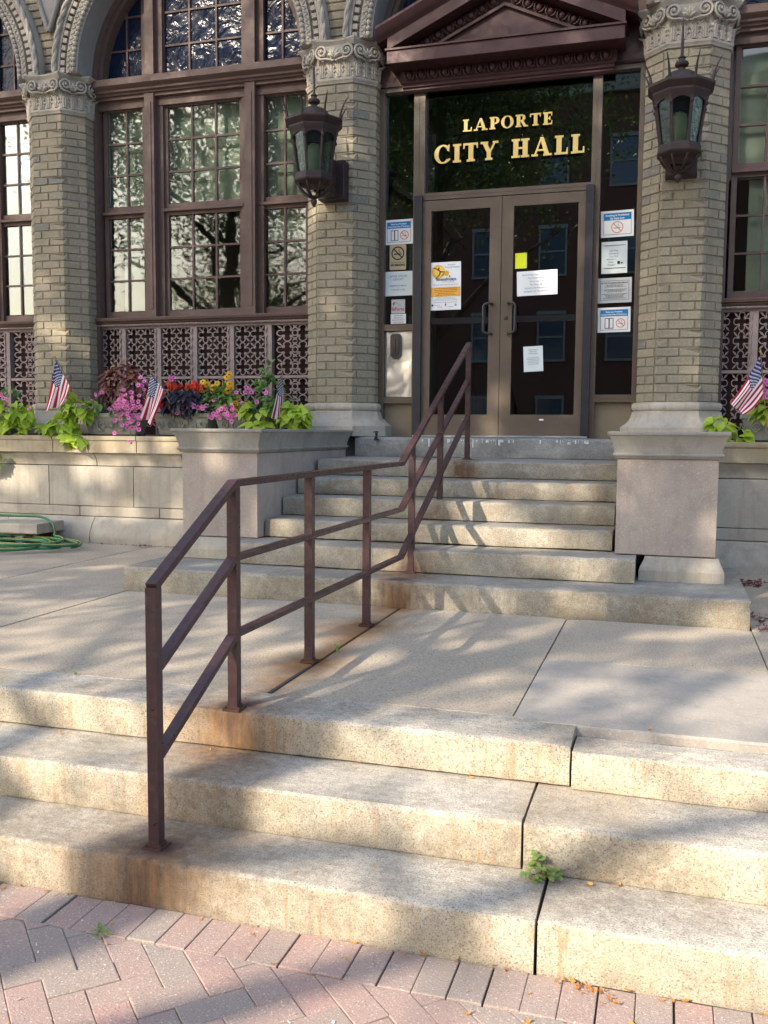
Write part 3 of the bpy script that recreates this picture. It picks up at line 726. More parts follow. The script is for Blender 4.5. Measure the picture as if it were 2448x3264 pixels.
# dim rooms behind the glass
def room(x0, x1, y1, zt, zf, name='interior_room'):
    m = MB(); m.box(x0, x1, y1, y1+.1, zf, zt).box(x0-.1, x0, 8.7, y1, zf, zt).box(x1, x1+.1, 8.7, y1, zf, zt).box(x0, x1, 8.68, y1, zt, zt+.1)
    o = m.build(name, MAT['interior']); tag(o, kind='structure')
    f = MB().box(x0, x1, 8.66, y1, zf-.06, zf).build('interior_floor', MAT['interior_floor'], o); return o
room(-9.5, -2.75, 13, 6.3, 1.52); room(-2.62, -.28, 13, 4.9, 1.52, 'lobby'); room(-.15, 4.5, 13, 6.3, 1.52)
MB().box(-2.42, -2.215, 8.95, 9.05, 1.53, 4.4).build('lobby_pilaster', MAT['curtain_wall'], bpy.data.objects['lobby'])

# ================================================================ WINDOWS
def quatrefoil_mesh():
    m = MB()
    for q_ in range(4):
        a = q_*PI/2; c = (math.cos(a)*.050, math.sin(a)*.050); n = 11; rings = []
        for i in range(n+1):
            t = a-R(138)+R(276)*i/n; ct, st = math.cos(t), math.sin(t)
            rings.append([(c[0]+.0235*ct, 0, c[1]+.0235*st), (c[0]+.031*ct, 0, c[1]+.031*st), (c[0]+.031*ct, .010, c[1]+.031*st), (c[0]+.0235*ct, .010, c[1]+.0235*st)])
        m.loft(rings)
        d = a+PI/4; e = Vector((math.cos(d), math.sin(d))); p = Vector((-e.y, e.x))
        L = [(.028, .003), (.040, .008), (.046, .005), (.062, .0035), (.080, .0085), (.107, .001)]
        poly = [e*r_+p*w_ for r_, w_ in L]+[e*r_-p*w_ for r_, w_ in reversed(L)]
        m.prism([(v_.x, v_.y) for v_ in poly], -.002, .009)
    return m.mesh('quatrefoil', MAT['grille'])
QUAT = quatrefoil_mesh()
WF = None
def bars(m, xs_, zs_, x0, x1, z0, z1, y0, y1, b=.009):
    for x_ in xs_: m.box(x_-b, x_+b, y0, y1, z0, z1)
    for z_ in zs_: m.box(x0, x1, y0+.002, y1-.002, z_-b, z_+b)
def sash(t, x0, x1, z0, z1, cols, rows, fr, glass='glass', fz=None):
    """one glazed sash: x0..z1 is the glass field"""
    W_ = MAT['winframe']; f0 = fr; fzb, fzt = fz or (fr, fr); y0, y1 = 8.585, 8.635
    m = MB(); m.box(x0-f0, x0, y0, y1, z0-fzb, z1+fzt).box(x1, x1+f0, y0, y1, z0-fzb, z1+fzt)
    m.box(x0, x1, y0+.001, y1, z0-fzb, z0).box(x0, x1, y0+.001, y1, z1, z1+fzt)
    cx_ = [x0+(x1-x0)*i/cols for i in range(cols+1)]; cz_ = [z0+(z1-z0)*i/rows for i in range(rows+1)]
    bars(m, cx_[1:-1], cz_[1:-1], x0, x1, z0, z1, y0+.006, y1-.005)
    s_ = m.build('sash', W_, t)
    for i in range(cols):
        for j in range(rows):
            a, b, c, d = cx_[i]+.0095, cx_[i+1]-.0095, cz_[j]+.0095, cz_[j+1]-.0095
            tx, tz = rnd.uniform(-.003, .003), rnd.uniform(-.003, .003); mx, mz = (a+b)/2, (c+d)/2
            vs_ = [(x_, 8.606+dy+(x_-mx)*tx*2+(z_-mz)*tz*2, z_) for dy in (0, .004) for x_, z_ in ((a, c), (b, c), (b, d), (a, d))]
            MB().add(vs_, [(0, 1, 2, 3), (7, 6, 5, 4), (0, 4, 5, 1), (1, 5, 6, 2), (2, 6, 7, 3), (3, 7, 4, 0)]).build('pane', MAT[glass], s_)
    return s_
def lunette(t, cells_x, glass='film'):
    """half-round light: cells_x = list of (x0, x1, cols)"""
    y0, y1 = 8.585, 8.635; zb = ZS-.008
    MB().arc(0, ZS, 1.075, 1.172, 8.50, 8.64, 48).build('arch_frame', MAT['winframe'], t, smooth=30)
    MB().arc(0, ZS, 1.115, 1.171, 8.465, 8.50, 48).build('arch_frame', MAT['winframe'], t, smooth=30)
    for x0, x1, cols in cells_x:
        s_ = None; m = MB(); hmax = math.sqrt(max(0, 1.08**2-min(abs(x0), abs(x1), 0 if x0*x1 < 0 else 9)**2))
        cx_ = [x0+(x1-x0)*i/cols for i in range(cols+1)]; zz = [zb]; 
        while zz[-1] < ZS+hmax: zz.append(zz[-1]+.318)
        for x_ in cx_:
            h_ = math.sqrt(max(0, 1.085**2-x_*x_)); wd = .018 if x_ in (x0, x1) else .009
            if h_ > .05: m.box(x_-wd, x_+wd, y0+.003, y1-.003, zb, ZS+h_)
        for z_ in zz[1:]:
            d = z_-ZS
            if d < 1.06:
                e = math.sqrt(1.085**2-d*d); a, b = max(x0, -e), min(x1, e)
                if b-a > .02: m.box(a, b, y0+.006, y1-.006, z_-.009, z_+.009)
        m.box(x0, x1, y0+.0015, y1, zb-.02, zb+.015)
        s_ = m.build('lunette_sash', MAT['winframe'], t)
        for i in range(cols):
            for j in range(len(zz)-1):
                pl = clip_poly([(cx_[i]+.006, zz[j]+.006), (cx_[i+1]-.006, zz[j]+.006), (cx_[i+1]-.006, zz[j+1]-.006), (cx_[i]+.006, zz[j+1]-.006)], 0, ZS, 1.08)
                if len(pl) > 2: MB().prism(pl, 8.606, 8.611).build('pane', MAT[glass], s_)
def window(cx, label, panels=range(6), zrows=6):
    t = empty('arched_window', (cx, 0, 0), label, 'window', 'arched windows of the facade'); W_ = MAT['winframe']
    # casings and mullions
    for sg in (-1, 1):
        m = MB(); a, b = (1.155, 1.30) if sg > 0 else (-1.30, -1.155)
        m.box(a, b, 8.50, 8.66, 1.5, ZS-.02).build('casing', W_, t)
        m = MB(); c = sg*.545
        m.box(c-.115, c+.115, 8.555, 8.66, 2.65, ZS+.9).build('mullion_board', W_, t)
        m = MB(); m.box(c-.052, c+.052, 8.485, 8.555, 2.70, 4.885).box(c-.048, c+.048, 8.50, 8.556, ZS+.01, ZS+1.0)
        m.box(c-.022, c+.022, 8.478, 8.4855, 2.78, 4.80).build('mullion', W_, t)
    # transom
    m = MB(); m.loft([[(x_, y_, z_) for y_, z_ in ((8.66, 4.86), (8.50, 4.86), (8.50, 4.885), (8.475, 4.892), (8.47, 4.905), (8.445, 4.915), (8.44, 4.935), (8.405, 4.955), (8.395, 4.965), (8.395, 5.022), (8.402, 5.03), (8.60, 5.042), (8.66, 5.042))] for x_ in (-1.30, 1.30)])
    m.build('transom', W_, t, smooth=20)
    MB().box(-1.155, 1.155, 8.545, 8.66, 4.78, 4.86).build('head', W_, t)
    # sashes
    for x0, x1, cl in ((-1.085, -.645, 2), (-.392, .392, 3), (.645, 1.085, 2)):
        sash(t, x0, x1, 3.828, 4.767, cl, 3, .045, fz=(.055, .02))
        sash(t, x0, x1, 2.772, 3.714, cl, 3, .045, fz=(.075, .045))
        MB().bbox(x0-.05, x1+.05, 8.545, 8.584, 3.745, 3.775, .004).build('meeting_rail', W_, t)
    lunette(t, [(-1.09, -.60, 2), (-.44, .44, 3), (.60, 1.09, 2)])
    # blinds in the room, spread wider to add a pale reflected veil
    MB().box(-1.15, -.63, 8.70, 8.706, 3.72, 4.81).build('roller_blind', MAT['blind'], t)
    MB().box(-.98, -.63, 8.70, 8.706, 2.68, 3.71).build('roller_blind', MAT['blind'], t)
    MB().box(-.45, .45, 8.72, 8.726, 3.80, 4.80).build('roller_blind', MAT['blind'], t)
    MB().box(.63, 1.15, 8.72, 8.726, 3.40, 4.80).build('roller_blind', MAT['blind'], t)
    # sill, rope head and grille
    gr = MB().loft([[(x_, y_, z_) for y_, z_ in ((8.66, 2.640), (8.49, 2.640), (8.475, 2.652), (8.49, 2.660), (8.47, 2.668), (8.462, 2.69), (8.47, 2.70), (8.66, 2.704))] for x_ in (-1.30, 1.30)]).build('sill', W_, t, smooth=25)
    g_ = MB().box(-1.30, 1.30, 8.60, 8.62, 1.50, 2.64).build('grille', MAT['grilleback'], t)
    for ph in (0, PI):
        MB().tube([(-1.29+2.58*i/320, 8.50+.004*math.sin(ph+i*.62), 2.626+.004*math.cos(ph+i*.62)) for i in range(321)], .0075, 5).build('rope_strip', MAT['grille'], g_, smooth=60)
    MB().box(-1.30, 1.30, 8.535, 8.60, 2.592, 2.640).build('head_bar', MAT['grille'], g_)
    px = [-1.318+.4065*i for i in range(7)]; px[0], px[6] = -1.262, 1.262
    dots = []
    for i, x_ in enumerate(px):
        wd = .036
        m = MB().box(x_-wd, x_+wd, 8.528, 8.60, 1.505, 2.592)
        for k_ in range(34): m.ell((x_+(.020 if i < 6 else -.02), 8.528, 1.53+k_*.031), .0045, .004, .0045, 5, 4)
        pst = m.build('post', MAT['grille'], g_)
        MB().tube([(x_-(.02 if i < 6 else -.02)+.004*math.cos(k_*.9), 8.524+.004*math.sin(k_*.9), 1.51+k_*.0108) for k_ in range(100)], .008, 5).build('rope_strip', MAT['grille'], g_, smooth=60)
    MB().box(-1.26, 1.26, 8.534, 8.60, 2.078, 2.104).build('mid_bar', MAT['grille'], g_)
    for i in panels:
        a, b = px[i]+.036, px[i+1]-.036; mid = (a+b)/2
        for sx_ in (-1, 1):
            for z_ in (2.513, 2.352, 2.191, 1.996, 1.835, 1.674)[:zrows]:
                link('quatrefoil', QUAT, g_, (mid+sx_*.0805, 8.545+rnd.uniform(-.002, .002), z_), None, ((b-a)/.334, 1, 1))
    return t
window(BAYS['left'], 'large brown arched window with small panes and pierced panels behind the flower boxes')
window(BAYS['far'], 'brown small-paned arched window at the far left edge, past the left pier')
window(BAYS['right'], 'brown small-paned arched window at the far right edge, behind the right flag')

# ================================================================ ENTRANCE
MAT['push'] = plain('black_bronze_rail', (.010, .010, .012), .7, .2)
BZ, BD = MAT['bronze'], MAT['bronze_dark']
fr = empty('entrance_frame', (0, 0, 0), 'bronze framed glass entrance front with gold lettering over the double doors', 'entrance')
Y0, Y1 = 8.475, 8.575; GY = 8.535
def vbar(x0, x1, z0, z1, m=BZ, y0=Y0, y1=Y1, name='mullion'):
    # two rails with a shadow line between, as on extruded frames
    mm = MB().box(x0, x0+(x1-x0)*.49, y0, y1, z0, z1).box(x0+(x1-x0)*.51, x1, y0, y1, z0, z1).box(x0+.002, x1-.002, y0+.006, y1-.002, z0+.001, z1-.001); return mm.build(name, m, fr)
def hbar(x0, x1, z0, z1, m=BZ, y0=Y0+.003, y1=Y1, name='rail'):
    mm = MB().box(x0, x1, y0, y1, z0, z0+(z1-z0)*.48).box(x0, x1, y0, y1, z0+(z1-z0)*.52, z1).box(x0+.002, x1-.002, y0+.006, y1-.002, z0+.001, z1-.001); return mm.build(name, m, fr)
vbar(-2.645, -2.577, 1.515, 4.69); vbar(-2.301, -2.197, 1.515, 4.69); vbar(-.708, -.629, 1.515, 4.69); vbar(-.317, -.245, 1.515, 4.69)
for a, b in ((-2.577, -2.301), (-2.197, -.708), (-.629, -.317)): hbar(a, b, 4.65, 4.69)
hbar(-2.197, -.708, 3.668, 3.732)
hbar(-2.577, -2.301, 2.50, 2.558); hbar(-2.577, -2.301, 1.828, 1.886); hbar(-.629, -.317, 1.836, 1.90)
MB().box(-2.577, -2.301, GY, GY+.02, 1.516, 1.829).build('kick_panel', MAT['bronze_panel'], fr); MB().box(-.629, -.317, GY, GY+.02, 1.516, 1.837).build('kick_panel', MAT['bronze_panel'], fr)
def glz(x0, x1, z0, z1, par=fr, y=GY): return MB().box(x0, x1, y, y+.006, z0, z1).build('pane', MAT['doorglass'], par)
glz(-2.575, -2.303, 2.56, 4.648); glz(-.627, -.319, 1.902, 4.648); trans = glz(-2.195, -.71, 3.734, 4.648)
sp = MB().bbox(-2.575, -2.303, GY-.012, GY+.01, 1.888, 2.498, .003).build('steel_panel', MAT['steel'], fr)
pts = [(-.052, -.085), (-.052, .098), (-.036, .118), (.036, .118), (.052, .098), (.052, -.085), (.018, -.118), (-.018, -.118)]
sl = MB().prism([(-2.466+a, 2.357+b) for a, b in pts], GY-.032, GY-.012); sl.prism([(-2.466+a*.62, 2.362+b*.70) for a, b in pts[:1]+pts[1:6]+pts[6:]], GY-.040, GY-.032)
slo = sl.build('deposit_slot', MAT['black'], fr); MB().box(-2.468, -2.464, GY-.0415, GY-.040, 2.29, 2.43).build('slot_opening', MAT['shade_black'], slo)
for a, b in ((-2.276, -2.204), (-.742, -.674)):
    MB().box(a, b, 8.42, 8.475, 1.516, 3.70).build('jamb', BD, fr)
MB().box(-2.645, -.245, 8.46, 8.66, 4.692, 5.03).build('architrave', MAT['ped'], fr)
MB().tube([(-2.61, 8.44, 4.668), (-2.3, 8.446, 4.674), (-1.8, 8.447, 4.700), (-1.0, 8.447, 4.70), (-.26, 8.44, 4.708)], .006, 5).build('cable', MAT['black'], fr)
lun = empty('fanlight', (BAYS['door'], 0, 0), 'dark half-round window above the entrance, half hidden by the pediment', 'window')
lunette(lun, [(-1.09, -.60, 2), (-.44, .44, 3), (.60, 1.09, 2)])
for sg in (-1, 1): MB().box(sg*.545-.06, sg*.545+.06, 8.50, 8.64, ZS+.0, ZS+.98).build('mullion', MAT['winframe'], lun)
def leaf(x0, x1, gx0, gx1, hs, label):
    t = empty('entrance_door', (0, 0, 0), label, 'door', 'pair of entrance doors'); z0, z1 = 1.535, 3.655; ya, yb = 8.455, 8.50
    MB().box(x0, gx0, ya, yb, z0, z1).box(gx1, x1, ya, yb, z0, z1).box(gx0, gx1, ya+.001, yb, z0, 1.723).box(gx0, gx1, ya+.001, yb, 3.564, z1).build('door_frame', BZ, t)
    MB().box(gx0, gx1, ya+.012, yb-.004, 2.547, 2.603).build('push_rail', MAT['push'], t)
    glz(gx0-.003, gx1+.003, 1.72, 2.55, t, 8.478); glz(gx0-.003, gx1+.003, 2.60, 3.567, t, 8.478)
    hx = gx1+.03 if hs < 0 else gx0-.03; sx_ = -1 if hs < 0 else 1
    o = [(hx, ya+.005, 2.712), (hx, ya-.035, 2.714), (hx+sx_*.02, ya-.055, 2.714), (hx+sx_*.052, ya-.058, 2.708), (hx+sx_*.066, ya-.058, 2.69), (hx+sx_*.066, ya-.058, 2.47), (hx+sx_*.052, ya-.058, 2.452), (hx+sx_*.02, ya-.055, 2.446), (hx, ya-.035, 2.446), (hx, ya+.005, 2.447)]
    MB().tube(o, .0115, 8).build('pull_handle', MAT['black'], t, smooth=60)
    if hs > 0: MB().lathe([(.0, -.008), (.017, -.008), (.019, 0), (.012, .004), (0, .004)], 12).build('lock_cylinder', MAT['black'], t, (x0+.05, ya-.004, 2.585), (R(90), 0, 0))
    st = MB().ell((0, 0, 0), .024, .0012, .009, 14, 4).build('sticker', MAT['whitepaint'], t, ((gx0+gx1)/2+(.0 if hs > 0 else .07), ya-.0005, 1.678))
    return t
leaf(-2.204, -1.4785, -2.125, -1.583, -1, 'left leaf of the bronze glass double doors, with the colourful poster')
leaf(-1.4735, -.743, -1.371, -.806, 1, 'right leaf of the bronze glass double doors, with white notices')
MB().bbox(-2.27, -.68, 8.40, 8.62, 1.516, 1.533, .005).build('sill_plate', MAT['steel'], fr)

# gold letters with a dark drop shade behind each
def letter_polys(ch):
    """slab-serif capitals on a unit height: list of (x, z) polygons, and advance width"""
    st, th, sh, ov = .25, .085, .115, .085
    def stem(x): return [(x, 0), (x+st, 0), (x+st, 1), (x, 1)]
    def serif(x, z, wdt=st): return [(x-ov, z), (x+wdt+ov, z), (x+wdt+ov, z+sh), (x-ov, z+sh)]
    def rect(a, b, c, d): return [(a, c), (b, c), (b, d), (a, d)]
    def ring(cx, cz, rx, rz, ix, iz, a0=0, a1=360, n=28):
        out = []
        for i in range(n):
            t0, t1 = R(a0+(a1-a0)*i/n), R(a0+(a1-a0)*(i+1)/n)
            out.append([(cx+ix*math.cos(t0), cz+iz*math.sin(t0)), (cx+rx*math.cos(t0), cz+rz*math.sin(t0)), (cx+rx*math.cos(t1), cz+rz*math.sin(t1)), (cx+ix*math.cos(t1), cz+iz*math.sin(t1))])
        return out
    if ch == 'I': return [stem(.1), serif(.1, 0), serif(.1, 1-sh)], .41
    if ch == 'L': return [stem(.1), serif(.1, 1-sh), rect(.015, .66, 0, sh), [(.56, 0), (.66, 0), (.66, .34), (.60, .34)]], .68
    if ch == 'T': return [stem(.29), serif(.29, 0), rect(.02, .77, 1-sh, 1), [(.02, .70), (.075, .70), (.12, 1), (.02, 1)], [(.715, .70), (.77, .70), (.77, 1), (.67, 1)]], .79
    if ch == 'H': return [stem(.1), stem(.57), serif(.1, 0), serif(.1, 1-sh), serif(.57, 0), serif(.57, 1-sh), rect(.25, .6, .46, .56)], .90
    if ch == 'E': return [stem(.1), rect(.015, .66, 0, sh), rect(.015, .64, 1-sh, 1), rect(.3, .5, .46, .55), rect(.46, .52, .36, .66), [(.56, 0), (.66, 0), (.66, .32), (.60, .32)], [(.55, 1), (.64, 1), (.64, .70), (.58, .70)]], .69
    if ch == 'A': return [[(.10, 0), (.19, 0), (.50, .93), (.44, 1)], [(.40, 1), (.58, 1), (.90, 0), (.66, 0)], rect(.26, .72, .27, .36), rect(.0, .31, 0, sh), rect(.58, 1.0, 0, sh)], 1.0
    if ch == 'Y': return [[(.06, 1), (.29, 1), (.54, .46), (.32, .40)], [(.70, 1), (.80, 1), (.52, .40), (.44, .46)], [(.32, 0), (.53, 0), (.53, .48), (.32, .48)], rect(.24, .61, 0, sh), rect(.0, .38, 1-sh, 1), rect(.62, .90, 1-sh, 1)], .90
    if ch == 'P': return [stem(.1), serif(.1, 0), serif(.1, 1-sh)]+ring(.40, .71, .31, .29, .10, .19, -90, 90, 14)+[rect(.28, .41, .91, 1), rect(.28, .41, .42, .51)], .72
    if ch == 'R': return [stem(.1), serif(.1, 0), serif(.1, 1-sh)]+ring(.42, .73, .29, .27, .09, .18, -90, 90, 14)+[rect(.28, .43, .91, 1), rect(.28, .43, .46, .55), [(.36, .50), (.56, .50), (.84, 0), (.60, 0)], rect(.60, .90, 0, sh)], .88
    if ch == 'O': return ring(.44, .5, .44, .52, .22, .43), .88
    if ch == 'C': return ring(.46, .5, .46, .52, .235, .43, 42, 322)+[[(.66, .70), (.78, .62), (.80, 1.0), (.74, 1.0)], [(.60, .09), (.70, .04), (.86, .20), (.80, .27)]], .84
def letters(word, x0, x1, z0, h):
    adv = [letter_polys(c)[1] if c != ' ' else .42 for c in word]; gap = .12; tot = sum(adv)+gap*(len(word)-1); s_ = (x1-x0)/tot
    x_ = x0
    for c, a in zip(word, adv):
        if c != ' ':
            P_ = letter_polys(c)[0]; m = MB(); m2 = MB()
            for i, pl in enumerate(P_):
                m.prism([(x_+p[0]*s_, z0+p[1]*h) for p in pl], GY-.010-.00012*i, GY-.004)
                m2.prism([(x_+p[0]*s_-.020, z0+p[1]*h-.024) for p in pl], GY-.0030-.00010*i, GY-.0008)
                if i % 2 == 0: m2.prism([(x_+p[0]*s_-.010, z0+p[1]*h-.012) for p in pl], GY-.0032-.00010*i, GY-.0008)
            L = m.build('letter', MAT['gold'], trans); m2.build('letter_shade', MAT['shade_black'], L)
        x_ += (a+gap)*s_
letters('LAPORTE', -1.86, -1.055, 4.262, .106)
letters('CITY HALL', -2.12, -.772, 3.998, .162)

# pediment
pd = empty('pediment', (0, 0, 0), 'dark red triangular pediment with egg moulding above the entrance', 'pediment'); PM = MAT['ped']
pc = -1.462; hw = 1.02; sl_ = .448
m = MB().bbox(pc-hw, pc+hw, 8.195, 8.47, 4.795, 4.905, .004); m.box(pc-hw-.012, pc+hw+.012, 8.18, 8.47, 4.9065, 4.922).build('cornice', PM, pd)
MB().loft([[(x_, y_, z_) for y_, z_ in ((8.465, 4.615), (8.44, 4.615), (8.42, 4.632), (8.42, 4.644), (8.40, 4.655), (8.40, 4.675), (8.385, 4.686), (8.385, 4.692), (8.465, 4.692))] for x_ in (pc-.93, pc+.93)]).build('bed_moulding', PM, pd, smooth=25)
MB().box(pc-.95, pc+.95, 8.395, 8.465, 4.6925, 4.794).build('egg_band', MAT['ped'], pd)
EGG = MB().ell((0, 0, 0), .030, .030, .040, 10, 6); 
for sg in (-1, 1): EGG.tube([(sg*.040, .0, .045), (sg*.046, -.012, .01), (sg*.036, -.012, -.028), (sg*.012, -.006, -.046)], [.006, .008, .008, .005], 5)
EGG = EGG.mesh('egg', PM, 60)
for i in range(17): link('egg', EGG, pd, (pc-.86+.1075*i, 8.388, 4.748))
ang = math.atan(sl_)
for sg in (-1, 1):
    def rk(z0, z1, y0, y1, x0, x1, yb=8.47):
        # strip rising towards the apex; z is height above the cornice top measured vertically
        L = [(pc+sg*x0, 4.924+z0+(1.02-x0)*sl_), (pc+sg*x1, 4.924+z0+(1.02-x1)*sl_), (pc+sg*x1, 4.924+z1+(1.02-x1)*sl_), (pc+sg*x0, 4.924+z1+(1.02-x0)*sl_)]
        return L, y0, y1
    m = MB()
    L, a, b = rk(.0, .100, 8.215, 8.47, .0, 1.02); m.prism(L, a, b)
    m.build('raking_cornice', PM, pd)
    m = MB(); prs = ((8.47, .1015), (8.212, .1015), (8.205, .112), (8.19, .122), (8.165, .150), (8.15, .190), (8.145, .200), (8.145, .222), (8.47, .222))
    m.loft([[(pc+sg*x_, y_, 4.924+z_+(1.02-x_)*sl_-(0 if x_ < 1 else 0)) for y_, z_ in prs] for x_ in (0, .5, 1.115)]).build('raking_cymatium', PM, pd, smooth=25)
    # eggs along the rake, and the inner fillet
    for i in range(8):
        xx = .10+i*.098; zz = 4.924-.075+(1.02-xx)*sl_-.012
        if zz-.045 > 4.93: link('egg', EGG, pd, (pc+sg*xx, 8.345, zz+.02), (0, sg*ang, 0), (1, 1, .85))
    m = MB(); L, a, b = rk(-.148, -.122, 8.335, 8.46, .0, .70); m.prism(L, a, b); m.build('inner_fillet', PM, pd)
MB().prism([(pc-.98, 4.923), (pc+.98, 4.923), (pc, 4.923+.98*sl_)], 8.37, 8.468).build('tympanum', PM, pd)

# ================================================================ LANTERNS
def lantern(cx, label, rot):
    t = empty('wall_lantern', (cx, 7.70, 0), label, 'lantern', 'iron lanterns on the piers'); I = MAT['iron']
    def oc(r_, z_): return [(r_*math.cos(rot+2*PI*k_/8), r_*math.sin(rot+2*PI*k_/8), z_) for k_ in range(8)]
    MB().loft([oc(r_, z_) for r_, z_ in ((.205, 4.075), (.208, 4.085), (.218, 4.10), (.225, 4.118), (.222, 4.132), (.236, 4.145), (.250, 4.158), (.257, 4.166), (.262, 4.172), (.262, 4.185), (.254, 4.193), (.20, 4.204), (.13, 4.214))]).build('eave', I, t, smooth=20)
    MB().lathe([(.150, 4.205), (.145, 4.225), (.125, 4.262), (.09, 4.292), (.045, 4.31), (.028, 4.318), (.026, 4.33), (.03, 4.335), (.048, 4.345), (.052, 4.360), (.045, 4.374), (.026, 4.385), (.022, 4.398), (.030, 4.405), (.022, 4.415), (.0115, 4.425), (.0105, 4.55), (.006, 4.66), (.002, 4.70)], 16).build('roof_spire', I, t, smooth=40)
    for k_ in range(8):
        a = rot+2*PI*k_/8; c, s_ = math.cos(a), math.sin(a); pts = []; rad = []
        for i in range(8):
            u = i/7; rr_ = .238+.02*math.sin(u*1.2)+.055*u**2.4; pts.append((rr_*c, rr_*s_, 4.188+.175*u)); rad.append(.0105*(1-u)**.7+.0012)
        MB().tube(pts, rad, 6).build('spike', I, t, smooth=60)
        # corner post and arched spandrels
        rt_, rb_ = .198, .148
        po = MB().tube([(rt_*c, rt_*s_, 4.078), (rb_*c, rb_*s_, 3.752)], .0115, 6); po.ell((rt_*c, rt_*s_, 4.035), .016, .016, .02, 6, 5)
        po.build('corner_post', I, t, smooth=50)
        a2 = a+2*PI/8; c2, s2 = math.cos(a2), math.sin(a2)
        A, B = Vector((rt_*c, rt_*s_, 4.078)), Vector((rt_*c2, rt_*s2, 4.078)); A2, B2 = Vector((rb_*c, rb_*s_, 3.752)), Vector((rb_*c2, rb_*s2, 3.752))
        nrm_ = (B-A).cross(A2-A).normalized(); nrm_ = nrm_ if nrm_.dot(Vector((c, s_, 0))) > 0 else -nrm_
        m = MB(); nn = 9; topv = [A.lerp(B, i/nn) for i in range(nn+1)]
        low = []
        for i in range(nn+1):
            u = i/nn*2-1; low.append(A.lerp(B, i/nn)+(A2-A)*(.02+.15*(1-math.sqrt(max(0, 1-min(1, abs(u)**1.6))))))
        for i in range(nn):
            q4 = [topv[i], topv[i+1], low[i+1], low[i]]; m.loft([[p+nrm_*.004 for p in q4], [p-nrm_*.006 for p in q4]])
        m.build('arched_head', I, t)
        e = .004; gl = [A.lerp(B, .03), A.lerp(B, .97), A2.lerp(B2, .97), A2.lerp(B2, .03)]
        MB().loft([[p-nrm_*.006 for p in gl], [p-nrm_*.009 for p in gl]]).build('pane', MAT['lampglass'], t)
    MB().loft([oc(r_, z_) for r_, z_ in ((.155, 3.756), (.160, 3.752), (.162, 3.738), (.170, 3.732), (.172, 3.70), (.176, 3.695), (.172, 3.684), (.150, 3.668), (.11, 3.65))]).build('base_ring', I, t, smooth=20)
    for k_ in range(8):
        a = rot+2*PI*k_/8; c, s_ = math.cos(a), math.sin(a)
        m = MB().tube([(r_*c, r_*s_, z_) for r_, z_ in ((.135, 3.672), (.138, 3.655), (.12, 3.625), (.085, 3.592), (.045, 3.568), (.018, 3.555))], [.010, .009, .009, .009, .008, .008], 6); m.ell((.138*c, .138*s_, 3.664), .013, .013, .013, 6, 5); m.build('bracket_rib', I, t, smooth=60)
    MB().lathe([(.002, 3.478), (.018, 3.498), (.027, 3.520), (.026, 3.536), (.016, 3.545), (.020, 3.552), (.024, 3.566), (.012, 3.578)], 12).build('drop_finial', I, t, smooth=50)
    # frosted sleeve inside and the wall bracket
    MB().lathe([(.052, 3.75), (.055, 3.76), (.055, 3.95), (.048, 3.985), (.03, 4.003), (.0, 4.008)], 16).build('lamp_sleeve', plain('frosted_sleeve', (.50, .47, .34), .5, .3, 0, .05), t, smooth=50)
    m = MB().bbox(-.10, .145, .36, .50, 3.63, 3.965, .006); m.box(-.05, .08, .12, .34, 3.64, 3.70).box(-.05, .08, .16, .34, 3.70, 3.95)
    m.build('wall_bracket', I, t)
    return t
lantern(-2.975, 'rusty octagonal iron lantern on the pier left of the entrance', R(22.5)+R(20))
lantern(.012, 'octagonal iron lantern on the pier right of the entrance', R(22.5)+R(2))

# ================================================================ HANDRAIL
hr = empty('handrail', (0, 0, 0), 'brown painted steel handrail climbing the middle of both flights of steps', 'handrail'); RM = MAT['rail']
TOP = [(2.692, 1.046), (3.278, 1.358), (5.675, 1.362), (7.70, 2.292)]
for dz, y0, y1 in ((0, None, None), (-.290, 2.74, 7.69), (-.592, 2.74, 7.69)):
    P_ = [(-1.6 if y_ > 3 else -1.61, y_, z_+dz) for y_, z_ in TOP]
    if dz:
        s0 = (TOP[1][1]-TOP[0][1])/(TOP[1][0]-TOP[0][0]); P_[0] = (-1.61, 2.72, TOP[0][1]+dz+(2.72-TOP[0][0])*s0)
    MB().bar(P_, .040, .022 if dz else .026).build('rail', RM, hr)
def railz(y):
    for i in range(3):
        if y <= TOP[i+1][0] or i == 2:
            a, b = TOP[i], TOP[i+1]; return a[1]+(b[1]-a[1])*(y-a[0])/(b[0]-a[0])
for y_, z_ in ((2.703, .157), (3.283, .469), (4.09, .468), (4.97, .468), (5.93, .631), (6.72, .925), (7.69, 1.335)):
    wd = .0195; zt = railz(y_)-.008
    xp = -1.61 if y_ < 3 else -1.6
    MB().box(xp-wd, xp+wd, y_-wd, y_+wd, z_+.004, zt).build('post', RM, hr)
    m = MB().bbox(xp-.036, xp+.036, y_-.036, y_+.036, z_-.004, z_+.006, .002); m.box(xp-.0225, xp+.0225, y_-.0225, y_+.0225, z_+.006, z_+.018)
    for sx_ in (-1, 1): m.ell((xp+sx_*.029, y_-.024, z_+.008), .006, .006, .006, 6, 4)
    m.build('base_plate', MAT['rustplate'], hr)

